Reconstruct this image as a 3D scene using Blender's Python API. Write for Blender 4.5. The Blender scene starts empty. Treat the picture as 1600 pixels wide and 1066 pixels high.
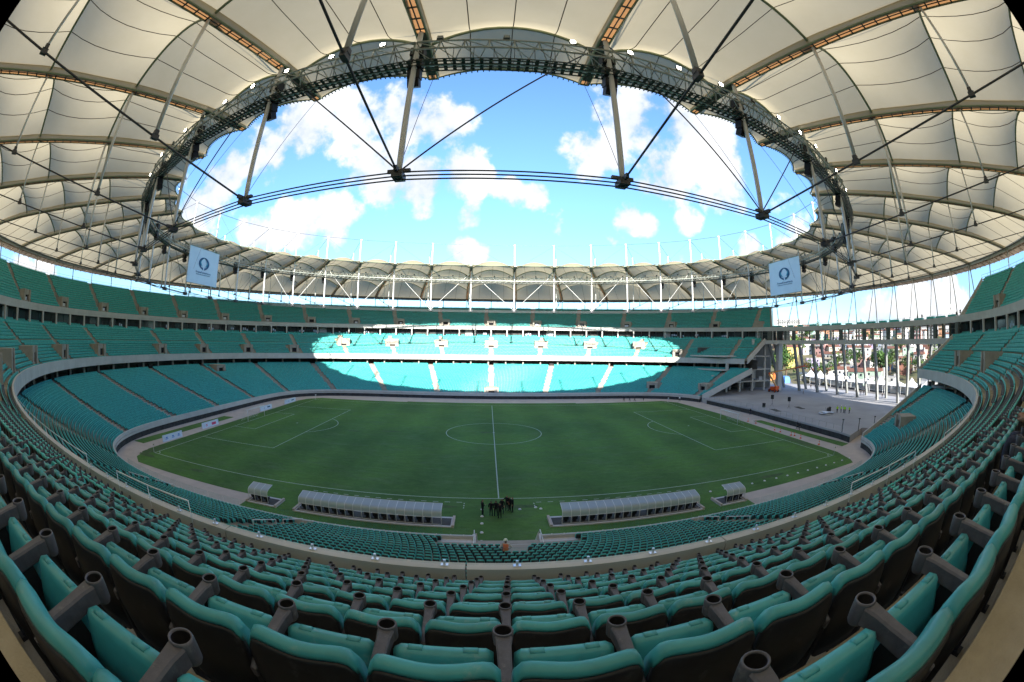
import bpy, bmesh, math, random
import numpy as np
from mathutils import Vector, Matrix
random.seed(7); np.random.seed(7)
rnd = random.Random(11)
S = bpy.context.scene
COL = S.collection
PI = math.pi

# ------------------------------------------------------------------ camera
CAM = np.array([-1.261, -76.146, 17.245])
YAW, PITCH, ROLL = 0.0600, 0.0061, 0.0120
cy_, sy_, cp_, sp_ = math.cos(YAW), math.sin(YAW), math.cos(PITCH), math.sin(PITCH)
f_ = np.array([sy_*cp_, cy_*cp_, sp_]); r0_ = np.array([cy_, -sy_, 0.0]); u0_ = np.cross(r0_, f_)
r_ = math.cos(ROLL)*r0_ + math.sin(ROLL)*u0_
u_ = -math.sin(ROLL)*r0_ + math.cos(ROLL)*u0_
cd = bpy.data.cameras.new('camera'); cam = bpy.data.objects.new('camera', cd); COL.objects.link(cam)
cd.type = 'PANO'; cd.panorama_type = 'FISHEYE_EQUISOLID'
cd.sensor_width = 36.0; cd.sensor_fit = 'HORIZONTAL'
cd.fisheye_lens = 628.45*36.0/1600.0
cd.fisheye_fov = math.radians(192)
cd.clip_start = 0.02; cd.clip_end = 6000
mw = Matrix(((r_[0], u_[0], -f_[0], CAM[0]), (r_[1], u_[1], -f_[1], CAM[1]), (r_[2], u_[2], -f_[2], CAM[2]), (0, 0, 0, 1)))
cam.matrix_world = mw
S.camera = cam

# ------------------------------------------------------------------ world, sun, exposure
SUN_EL, SUN_AZ = math.radians(22.4), math.radians(1.5)      # light travels towards +y
EXPOSURE = 2.48
SKY_STRENGTH = 0.094
w = bpy.data.worlds.new('World'); S.world = w; w.use_nodes = True
nt = w.node_tree; N = nt.nodes; L = nt.links
N.clear()
def nd(nt_, t, **k):
    n = nt_.nodes.new(t)
    for a, b in k.items(): setattr(n, a, b)
    return n
sky = nd(nt, 'ShaderNodeTexSky', sky_type='NISHITA'); sky.sun_disc = False
sky.sun_elevation = SUN_EL
sky.sun_rotation = math.radians(180) + SUN_AZ
sky.air_density = 1.0; sky.dust_density = 0.4; sky.ozone_density = 2.0; sky.altitude = 20
tc = nd(nt, 'ShaderNodeTexCoord')
noise = nd(nt, 'ShaderNodeTexNoise'); noise.inputs['Scale'].default_value = 7.0; noise.inputs['Detail'].default_value = 9; noise.inputs['Roughness'].default_value = 0.58
L.new(tc.outputs['Generated'], noise.inputs['Vector'])
def wm(op, a, b=None, c=None):
    n = nd(nt, 'ShaderNodeMath', operation=op)
    for i, v in enumerate((a, b, c)):
        if v is None: continue
        if isinstance(v, (int, float)): n.inputs[i].default_value = v
        else: L.new(v, n.inputs[i])
    return n.outputs[0]
# cumulus heaps: (azimuth right of +y, elevation, radius) in degrees
CLOUDS = [(-30.2, 30.3, 6.8), (-35.7, 25.3, 5.6), (-40.8, 22.7, 5.2), (-21.9, 31.0, 6), (-13.7, 32.4, 6), (-8.3, 31.3, 5.4), (-17.7, 25.2, 6), (-10.5, 23.2, 6), (-4.7, 24.4, 4.6), (-14.2, 21.3, 4.2), (-28.2, 16.1, 4.6), (-23.0, 17.2, 4.6), (-33.8, 14.0, 4.2), (3.2, 21.4, 3.0), (6.5, 21.3, 2.4), (-3.0, 18.2, 2.4), (-3.2, 12.4, 3.0), (16.6, 27.3, 5.2), (22.9, 32.7, 6.2), (30.1, 31.5, 7), (34.3, 26.7, 5.6), (26.8, 24.3, 5.6), (35.5, 22.1, 4.2), (20.8, 18.0, 2.8), (23.1, 17.1, 2.2), (29.4, 17.4, 2.2), (-45.5, 16.7, 5), (38.3, 13.1, 2.2), (-42.0, 19.5, 4.2),
          (48, 12, 5), (66, 5, 6), (58, 3, 4), (-62, 20, 8), (-75, 28, 8), (-72, 4, 7), (-100, 20, 12), (100, 25, 12), (92, 6, 8), (140, 30, 13), (190, 25, 12), (240, 28, 13), (55, 42, 6), (-5, 62, 7), (160, 60, 10)]
acc = None
for az, el, rad in CLOUDS:
    a, e = math.radians(az), math.radians(el)
    d = (math.sin(a)*math.cos(e), math.cos(a)*math.cos(e), math.sin(e))
    dp = nd(nt, 'ShaderNodeVectorMath', operation='DOT_PRODUCT'); L.new(tc.outputs['Generated'], dp.inputs[0]); dp.inputs[1].default_value = d
    mr = nd(nt, 'ShaderNodeMapRange'); L.new(dp.outputs['Value'], mr.inputs['Value'])
    mr.inputs['From Min'].default_value = math.cos(math.radians(rad*(1.12 if az < -5 else 1.28))); mr.inputs['From Max'].default_value = 1.0
    acc = mr.outputs[0] if acc is None else wm('MAXIMUM', acc, mr.outputs[0])
nz = wm('SUBTRACT', noise.outputs['Fac'], 0.5)
dens = wm('ADD', wm('MULTIPLY', acc, 0.85), wm('MULTIPLY', nz, 2.3))
fine = nd(nt, 'ShaderNodeTexNoise'); fine.inputs['Scale'].default_value = 14; fine.inputs['Detail'].default_value = 8
L.new(tc.outputs['Generated'], fine.inputs['Vector'])
dens = wm('ADD', dens, wm('MULTIPLY', wm('SUBTRACT', fine.outputs['Fac'], 0.5), 0.75))
ms = nd(nt, 'ShaderNodeMapRange', interpolation_type='SMOOTHSTEP'); L.new(dens, ms.inputs['Value'])
ms.inputs['From Min'].default_value = 0.30; ms.inputs['From Max'].default_value = 0.72
shade = nd(nt, 'ShaderNodeMapRange'); L.new(noise.outputs['Fac'], shade.inputs['Value'])
shade.inputs['From Min'].default_value = 0.38; shade.inputs['From Max'].default_value = 0.60
ramp = nd(nt, 'ShaderNodeMix', data_type='RGBA'); L.new(shade.outputs[0], ramp.inputs['Factor'])
ramp.inputs['A'].default_value = (1.40, 1.58, 1.90, 1); ramp.inputs['B'].default_value = (2.35, 2.38, 2.45, 1)
mixc = nd(nt, 'ShaderNodeMix', data_type='RGBA'); L.new(ms.outputs[0], mixc.inputs['Factor'])
skyg = nd(nt, 'ShaderNodeMix', data_type='RGBA', blend_type='MULTIPLY'); skyg.inputs['Factor'].default_value = 1.0
L.new(sky.outputs[0], skyg.inputs['A']); 
sx = nd(nt, 'ShaderNodeSeparateXYZ'); L.new(tc.outputs['Generated'], sx.inputs[0])
el = nd(nt, 'ShaderNodeMapRange', interpolation_type='SMOOTHSTEP'); L.new(sx.outputs['Z'], el.inputs['Value']); el.inputs['From Min'].default_value = 0.0; el.inputs['From Max'].default_value = 0.55
tint = nd(nt, 'ShaderNodeMix', data_type='RGBA'); L.new(el.outputs[0], tint.inputs['Factor']); tint.inputs['A'].default_value = (0.36, 0.48, 0.59, 1); tint.inputs['B'].default_value = (0.50, 0.655, 0.82, 1)
L.new(tint.outputs['Result'], skyg.inputs['B'])
L.new(skyg.outputs['Result'], mixc.inputs['A']); L.new(ramp.outputs['Result'], mixc.inputs['B'])
bg = nd(nt, 'ShaderNodeBackground'); bg.inputs['Strength'].default_value = SKY_STRENGTH
L.new(mixc.outputs['Result'], bg.inputs['Color'])
wo = nd(nt, 'ShaderNodeOutputWorld'); L.new(bg.outputs[0], wo.inputs[0])

sl = bpy.data.lights.new('sun', 'SUN'); sl.energy = 2.6; sl.angle = math.radians(0.53); sl.color = (1.0, 0.95, 0.86)
sun = bpy.data.objects.new('sun', sl); COL.objects.link(sun)
sdir = Vector((math.sin(SUN_AZ)*math.cos(SUN_EL), math.cos(SUN_AZ)*math.cos(SUN_EL), -math.sin(SUN_EL)))
sun.rotation_euler = sdir.to_track_quat('-Z', 'Y').to_euler(); sun.location = (0, -200, 120)
S.view_settings.view_transform = 'Standard'; S.view_settings.look = 'None'; S.view_settings.gamma = 1.0
S.view_settings.use_curve_mapping = False; S.view_settings.exposure = EXPOSURE
S.cycles.max_bounces = 10; S.cycles.diffuse_bounces = 6; S.cycles.transparent_max_bounces = 24
S.cycles.use_denoising = True
try: S.cycles.denoiser = 'OPENIMAGEDENOISE'
except Exception: pass
S.cycles.sample_clamp_indirect = 6.0

# ------------------------------------------------------------------ materials
MAT = {}
def mat(name, col, rough=0.7, metal=0.0, var=0.0, scale=1.0, spec=0.4, bump=0.0, bscale=None, col2=None, trans=0.0, emit=None, coord='Object', detail=5):
    m = bpy.data.materials.new(name); m.use_nodes = True; t = m.node_tree; b = t.nodes['Principled BSDF']
    b.inputs['Roughness'].default_value = rough; b.inputs['Metallic'].default_value = metal
    b.inputs['Specular IOR Level'].default_value = spec
    c4 = (*col, 1)
    b.inputs['Base Color'].default_value = c4
    if var > 0 or col2 is not None or bump > 0:
        tcn = nd(t, 'ShaderNodeTexCoord'); nn = nd(t, 'ShaderNodeTexNoise'); nn.inputs['Scale'].default_value = scale; nn.inputs['Detail'].default_value = detail
        nn.inputs['Roughness'].default_value = 0.65
        t.links.new(tcn.outputs[coord], nn.inputs['Vector'])
        if var > 0 or col2 is not None:
            mx = nd(t, 'ShaderNodeMix', data_type='RGBA')
            mr_ = nd(t, 'ShaderNodeMapRange'); mr_.inputs['From Min'].default_value = 0.3; mr_.inputs['From Max'].default_value = 0.7
            t.links.new(nn.outputs['Fac'], mr_.inputs['Value']); t.links.new(mr_.outputs[0], mx.inputs['Factor'])
            if col2 is None:
                mx.inputs['A'].default_value = (*[max(0, x*(1-var)) for x in col], 1); mx.inputs['B'].default_value = (*[min(1, x*(1+var)) for x in col], 1)
            else:
                mx.inputs['A'].default_value = c4; mx.inputs['B'].default_value = (*col2, 1)
            t.links.new(mx.outputs['Result'], b.inputs['Base Color'])
        if bump > 0:
            n2 = nd(t, 'ShaderNodeTexNoise'); n2.inputs['Scale'].default_value = bscale or scale*6; n2.inputs['Detail'].default_value = 6
            t.links.new(tcn.outputs[coord], n2.inputs['Vector'])
            bp_ = nd(t, 'ShaderNodeBump'); bp_.inputs['Strength'].default_value = bump; bp_.inputs['Distance'].default_value = 0.02
            t.links.new(n2.outputs['Fac'], bp_.inputs['Height']); t.links.new(bp_.outputs[0], b.inputs['Normal'])
    if emit:
        b.inputs['Emission Color'].default_value = (*emit[0], 1); b.inputs['Emission Strength'].default_value = emit[1]
    MAT[name] = m
    return m
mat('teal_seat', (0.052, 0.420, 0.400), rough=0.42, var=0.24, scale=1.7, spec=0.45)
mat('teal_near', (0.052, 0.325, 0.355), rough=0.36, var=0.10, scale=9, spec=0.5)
mat('seat_shell', (0.015, 0.016, 0.021), rough=0.5, var=0.3, scale=14)
mat('arm_plastic', (0.095, 0.092, 0.110), rough=0.48, var=0.22, scale=20, bump=0.08, bscale=150)
mat('concrete', (0.34, 0.31, 0.265), rough=0.85, var=0.14, scale=0.7, bump=0.25, bscale=18)
mat('tread_concrete', (0.36, 0.31, 0.225), rough=0.9, var=0.22, scale=1.6, bump=0.4, bscale=60)
mat('wall_concrete', (0.27, 0.245, 0.195), rough=0.9, var=0.25, scale=0.9, bump=0.3, bscale=25)
mat('fascia', (0.50, 0.495, 0.475), rough=0.8, var=0.10, scale=0.4)
mat('column_concrete', (0.24, 0.245, 0.235), rough=0.85, var=0.14, scale=0.6)
mat('shade_black', (0.02, 0.02, 0.023), rough=0.9, var=0.4, scale=0.5)  # near-black that stands in for shade inside the vomitory openings
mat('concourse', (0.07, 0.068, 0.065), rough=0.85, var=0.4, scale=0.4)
mat('path', (0.50, 0.42, 0.36), rough=0.9, var=0.12, scale=0.35)
mat('platform', (0.34, 0.335, 0.345), rough=0.8, var=0.14, scale=0.12, bump=0.1)
mat('moat_wall', (0.035, 0.035, 0.036), rough=0.8, var=0.5, scale=1.0)
mat('line_white', (0.43, 0.48, 0.40), rough=0.9, var=0.2, scale=3)
mat('white_paint', (0.70, 0.70, 0.70), rough=0.45)
mat('mast_white', (0.70, 0.69, 0.66), rough=0.4, var=0.06, scale=0.5)
mat('steel_dark', (0.085, 0.092, 0.080), rough=0.5, metal=0.2, var=0.3, scale=2)
mat('steel_grey', (0.30, 0.33, 0.27), rough=0.5, metal=0.2, var=0.15, scale=1)
mat('catwalk_steel', (0.38, 0.40, 0.35), rough=0.5, metal=0.1, var=0.15, scale=1)
mat('arch_steel', (0.26, 0.30, 0.19), rough=0.5)
mat('cable', (0.075, 0.075, 0.08), rough=0.5)
mat('seam', (0.10, 0.085, 0.06), rough=0.8)
mat('ladder_tan', (0.42, 0.24, 0.12), rough=0.7, var=0.3, scale=0.8)
def tan_cover():
    m = MAT['ladder_tan']; t = m.node_tree; b = t.nodes['Principled BSDF']; o = [n for n in t.nodes if n.type == 'OUTPUT_MATERIAL'][0]
    tr = nd(t, 'ShaderNodeBsdfTranslucent'); tr.inputs[0].default_value = (0.42, 0.21, 0.085, 1); x = nd(t, 'ShaderNodeMixShader'); x.inputs[0].default_value = 0.6
    t.links.new(b.outputs[0], x.inputs[1]); t.links.new(tr.outputs[0], x.inputs[2]); t.links.new(x.outputs[0], o.inputs[0])
tan_cover()
mat('eave_tan', (0.42, 0.33, 0.24), rough=0.8, var=0.35, scale=0.5)
mat('black', (0.012, 0.012, 0.014), rough=0.55, var=0.3, scale=3)
mat('banner', (0.66, 0.76, 0.82), rough=0.7, var=0.04, scale=0.3)
mat('navy_print', (0.02, 0.10, 0.20), rough=0.7)
mat('teal_print', (0.05, 0.32, 0.42), rough=0.7)
mat('pink_print', (0.70, 0.08, 0.16), rough=0.6)
mat('blue_print', (0.10, 0.25, 0.60), rough=0.6)
mat('board_white', (0.68, 0.74, 0.86), rough=0.6, var=0.05, scale=2)
mat('orange_cone', (0.80, 0.12, 0.03), rough=0.6)
mat('orange_vest', (0.80, 0.22, 0.10), rough=0.8, var=0.15, scale=12)
mat('lime_vest', (0.45, 0.85, 0.04), rough=0.8)
mat('skin', (0.28, 0.15, 0.09), rough=0.6)
mat('suit', (0.010, 0.011, 0.016), rough=0.85, var=0.4, scale=8)
mat('shirt_light', (0.55, 0.52, 0.48), rough=0.85)
mat('jeans', (0.03, 0.035, 0.06), rough=0.9, var=0.3, scale=20, bump=0.2, bscale=80)
mat('helmet', (0.82, 0.80, 0.66), rough=0.35)
mat('lift_orange', (0.75, 0.11, 0.02), rough=0.5)
mat('lift_boom', (0.75, 0.40, 0.14), rough=0.5)
mat('rubber', (0.02, 0.02, 0.02), rough=0.8)
mat('chrome', (0.80, 0.83, 0.90), rough=0.28, metal=0.6)
mat('pit_grey', (0.58, 0.56, 0.55), rough=0.8, var=0.1, scale=3)
mat('asphalt', (0.16, 0.15, 0.14), rough=0.9, var=0.3, scale=0.05)
mat('earth', (0.17, 0.13, 0.07), rough=0.95, col2=(0.06, 0.085, 0.03), scale=0.03)
mat('tent_white', (0.80, 0.80, 0.80), rough=0.7)
mat('trunk', (0.10, 0.07, 0.045), rough=0.9, var=0.3, scale=4)
mat('window_dark', (0.025, 0.03, 0.035), rough=0.15, spec=0.6)
mat('roof_tile', (0.17, 0.075, 0.05), rough=0.9, var=0.35, scale=1.5)
mat('roof_grey', (0.30, 0.29, 0.28), rough=0.9, var=0.3, scale=1.5)
mat('lamp_glow', (1, 0.95, 0.85), emit=((1.0, 0.93, 0.78), 9.0))
mat('lamp_off', (0.30, 0.32, 0.30), rough=0.3)
mat('foam', (0.60, 0.52, 0.36), rough=0.8)
mat('net', (0.75, 0.75, 0.75), rough=0.9)
for i, c in enumerate([(0.045, 0.10, 0.015), (0.03, 0.075, 0.016), (0.07, 0.12, 0.02), (0.055, 0.08, 0.025)]):
    mat('leaf%d' % i, c, rough=0.7, var=0.35, scale=0.8)
HOUSE_COL = {'white': (0.72, 0.70, 0.66), 'pink': (0.66, 0.34, 0.30), 'red brick': (0.34, 0.13, 0.085), 'cream': (0.66, 0.56, 0.40), 'lilac': (0.45, 0.36, 0.60), 'pale blue': (0.42, 0.54, 0.70),
             'orange': (0.66, 0.30, 0.13), 'grey': (0.42, 0.41, 0.40), 'pale green': (0.42, 0.60, 0.44), 'yellow': (0.80, 0.62, 0.12)}
for k, c in HOUSE_COL.items(): mat('house_'+k.replace(' ', '_'), tuple(0.72*(0.8*v+0.2*sum(c)/3) for v in c), rough=0.85, var=0.18, scale=0.5)

def dusty(name, dust, lo, hi, sc, amt):
    m = MAT[name]; t = m.node_tree; b = t.nodes['Principled BSDF']; tcn = nd(t, 'ShaderNodeTexCoord'); oi = nd(t, 'ShaderNodeObjectInfo')
    va = nd(t, 'ShaderNodeVectorMath', operation='ADD'); cmb = nd(t, 'ShaderNodeCombineXYZ'); ml = nd(t, 'ShaderNodeMath', operation='MULTIPLY'); ml.inputs[1].default_value = 37.0
    t.links.new(oi.outputs['Random'], ml.inputs[0]); t.links.new(ml.outputs[0], cmb.inputs[0]); t.links.new(ml.outputs[0], cmb.inputs[2]); t.links.new(tcn.outputs['Object'], va.inputs[0]); t.links.new(cmb.outputs[0], va.inputs[1])
    n = nd(t, 'ShaderNodeTexNoise'); n.inputs['Scale'].default_value = sc; n.inputs['Detail'].default_value = 8; n.inputs['Roughness'].default_value = 0.7; t.links.new(va.outputs[0], n.inputs['Vector'])
    r = nd(t, 'ShaderNodeMapRange', interpolation_type='SMOOTHSTEP'); r.inputs['From Min'].default_value = lo; r.inputs['From Max'].default_value = hi; r.inputs['To Max'].default_value = amt; t.links.new(n.outputs['Fac'], r.inputs['Value'])
    fr = nd(t, 'ShaderNodeMix', data_type='RGBA'); old = b.inputs['Base Color'].links[0].from_socket; t.links.new(old, fr.inputs['A']); fr.inputs['B'].default_value = (*dust, 1); t.links.new(r.outputs[0], fr.inputs['Factor'])
    rv = nd(t, 'ShaderNodeMapRange'); rv.inputs['To Min'].default_value = 0.86; rv.inputs['To Max'].default_value = 1.12; t.links.new(oi.outputs['Random'], rv.inputs['Value'])
    sc_ = nd(t, 'ShaderNodeVectorMath', operation='SCALE'); t.links.new(fr.outputs['Result'], sc_.inputs[0]); t.links.new(rv.outputs[0], sc_.inputs['Scale']); t.links.new(sc_.outputs[0], b.inputs['Base Color'])
dusty('teal_near', (0.30, 0.42, 0.40), 0.56, 0.74, 7.0, 0.55)
dusty('seat_shell', (0.095, 0.095, 0.105), 0.58, 0.75, 8.0, 0.5)
dusty('arm_plastic', (0.26, 0.24, 0.23), 0.57, 0.72, 16.0, 0.5)
# grass: worn patches, colour bands, blades relief
def grass_mat():
    m = bpy.data.materials.new('grass'); m.use_nodes = True; t = m.node_tree; b = t.nodes['Principled BSDF']
    b.inputs['Roughness'].default_value = 0.9; b.inputs['Specular IOR Level'].default_value = 0.15
    tcn = nd(t, 'ShaderNodeTexCoord')
    def nz_(sc, det=6, ro=0.6, str_=None):
        n = nd(t, 'ShaderNodeTexNoise'); n.inputs['Scale'].default_value = sc; n.inputs['Detail'].default_value = det; n.inputs['Roughness'].default_value = ro
        if str_:
            mp = nd(t, 'ShaderNodeMapping'); mp.inputs['Scale'].default_value = str_; t.links.new(tcn.outputs['Object'], mp.inputs['Vector']); t.links.new(mp.outputs[0], n.inputs['Vector'])
        else: t.links.new(tcn.outputs['Object'], n.inputs['Vector'])
        return n.outputs['Fac']
    def mr2(v, a, b_):
        n = nd(t, 'ShaderNodeMapRange', interpolation_type='SMOOTHSTEP'); n.inputs['From Min'].default_value = a; n.inputs['From Max'].default_value = b_; t.links.new(v, n.inputs['Value']); return n.outputs[0]
    def mixc_(f, A, B):
        n = nd(t, 'ShaderNodeMix', data_type='RGBA')
        if isinstance(f, float): n.inputs['Factor'].default_value = f
        else: t.links.new(f, n.inputs['Factor'])
        for k, v in (('A', A), ('B', B)):
            if isinstance(v, tuple): n.inputs[k].default_value = (*v, 1)
            else: t.links.new(v, n.inputs[k])
        return n.outputs['Result']
    c = mixc_(mr2(nz_(0.05), 0.35, 0.65), (0.066, 0.142, 0.040), (0.100, 0.205, 0.044))
    c = mixc_(mr2(nz_(0.5, 8, 0.7, (0.35, 1, 1)), 0.45, 0.75), c, (0.100, 0.170, 0.068))
    c = mixc_(mr2(nz_(3.0, 8, 0.75), 0.5, 0.8), c, (0.030, 0.080, 0.022))
    c = mixc_(mr2(nz_(0.16, 5, 0.6, (0.45, 1.6, 1)), 0.66, 0.76), c, (0.085, 0.130, 0.050))
    wv = nd(t, 'ShaderNodeTexWave', wave_type='BANDS', bands_direction='X', wave_profile='SIN'); wv.inputs['Scale'].default_value = 0.029; wv.inputs['Distortion'].default_value = 0.6; wv.inputs['Detail'].default_value = 2; wv.inputs['Detail Scale'].default_value = 6
    t.links.new(tcn.outputs['Object'], wv.inputs['Vector'])
    bd = nd(t, 'ShaderNodeMapRange'); bd.inputs['To Min'].default_value = 0.92; bd.inputs['To Max'].default_value = 1.10; t.links.new(wv.outputs['Fac'], bd.inputs['Value'])
    gm = nd(t, 'ShaderNodeMapRange'); gm.inputs['From Min'].default_value = 0.32; gm.inputs['From Max'].default_value = 0.68; gm.inputs['To Min'].default_value = 0.80; gm.inputs['To Max'].default_value = 1.18; t.links.new(nz_(1.4, 9, 0.75, (0.5, 1, 1)), gm.inputs['Value'])
    mm = nd(t, 'ShaderNodeMath', operation='MULTIPLY'); t.links.new(bd.outputs[0], mm.inputs[0]); t.links.new(gm.outputs[0], mm.inputs[1])
    cv_ = nd(t, 'ShaderNodeVectorMath', operation='SCALE'); t.links.new(c, cv_.inputs[0]); t.links.new(mm.outputs[0], cv_.inputs['Scale']); c = cv_.outputs[0]
    t.links.new(c, b.inputs['Base Color'])
    bn = nd(t, 'ShaderNodeBump'); bn.inputs['Strength'].default_value = 0.5; bn.inputs['Distance'].default_value = 0.05
    t.links.new(nz_(9, 4), bn.inputs['Height']); t.links.new(bn.outputs[0], b.inputs['Normal'])
    MAT['grass'] = m
grass_mat()
# coated fabric: diffuse + translucent
def fabric_mat():
    m = bpy.data.materials.new('membrane'); m.use_nodes = True; t = m.node_tree; t.nodes.clear()
    tcn = nd(t, 'ShaderNodeTexCoord'); n = nd(t, 'ShaderNodeTexNoise'); n.inputs['Scale'].default_value = 0.25; n.inputs['Detail'].default_value = 6; n.inputs['Roughness'].default_value = 0.7
    t.links.new(tcn.outputs['Object'], n.inputs['Vector'])
    mx = nd(t, 'ShaderNodeMix', data_type='RGBA'); t.links.new(n.outputs['Fac'], mx.inputs['Factor'])
    mx.inputs['A'].default_value = (0.45, 0.375, 0.240, 1); mx.inputs['B'].default_value = (0.53, 0.455, 0.315, 1)
    d = nd(t, 'ShaderNodeBsdfDiffuse'); tr = nd(t, 'ShaderNodeBsdfTranslucent'); ms_ = nd(t, 'ShaderNodeMixShader'); ms_.inputs[0].default_value = 0.46
    t.links.new(mx.outputs['Result'], d.inputs[0]); t.links.new(mx.outputs['Result'], tr.inputs[0])
    t.links.new(d.outputs[0], ms_.inputs[1]); t.links.new(tr.outputs[0], ms_.inputs[2])
    o = nd(t, 'ShaderNodeOutputMaterial'); t.links.new(ms_.outputs[0], o.inputs[0]); MAT['membrane'] = m
fabric_mat()
def glass_mat(name, tint, gl, rough=0.03):
    m = bpy.data.materials.new(name); m.use_nodes = True; t = m.node_tree; t.nodes.clear()
    a = nd(t, 'ShaderNodeBsdfTransparent'); a.inputs[0].default_value = (*tint, 1); g = nd(t, 'ShaderNodeBsdfGlossy'); g.inputs['Roughness'].default_value = rough
    lw = nd(t, 'ShaderNodeLayerWeight'); lw.inputs['Blend'].default_value = 0.5
    pw = nd(t, 'ShaderNodeMath', operation='POWER'); t.links.new(lw.outputs['Facing'], pw.inputs[0]); pw.inputs[1].default_value = 5.0
    fr = nd(t, 'ShaderNodeMath', operation='MULTIPLY_ADD'); t.links.new(pw.outputs[0], fr.inputs[0]); fr.inputs[1].default_value = 0.5; fr.inputs[2].default_value = gl
    x = nd(t, 'ShaderNodeMixShader'); t.links.new(fr.outputs[0], x.inputs[0]); t.links.new(a.outputs[0], x.inputs[1]); t.links.new(g.outputs[0], x.inputs[2])
    o = nd(t, 'ShaderNodeOutputMaterial'); t.links.new(x.outputs[0], o.inputs[0]); MAT[name] = m
glass_mat('glass', (0.95, 0.975, 0.97), 0.03)
glass_mat('acrylic', (0.70, 0.72, 0.78), 0.34, 0.55)
def milky(name, col, k):      # weathered clear sheet: part of the light scatters in it
    m = MAT[name]; t = m.node_tree; o = [n for n in t.nodes if n.type == 'OUTPUT_MATERIAL'][0]; src = o.inputs[0].links[0].from_socket
    d = nd(t, 'ShaderNodeBsdfDiffuse'); d.inputs[0].default_value = (*col, 1); tr = nd(t, 'ShaderNodeBsdfTranslucent'); tr.inputs[0].default_value = (*col, 1); a = nd(t, 'ShaderNodeMixShader'); a.inputs[0].default_value = 0.4
    t.links.new(d.outputs[0], a.inputs[1]); t.links.new(tr.outputs[0], a.inputs[2]); x = nd(t, 'ShaderNodeMixShader'); x.inputs[0].default_value = k
    t.links.new(src, x.inputs[1]); t.links.new(a.outputs[0], x.inputs[2]); t.links.new(x.outputs[0], o.inputs[0])
milky('acrylic', (0.72, 0.74, 0.80), 0.45)
def net_mat():
    m = MAT['net']; t = m.node_tree; b = t.nodes['Principled BSDF']; b.inputs['Alpha'].default_value = 0.28
net_mat()

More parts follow.
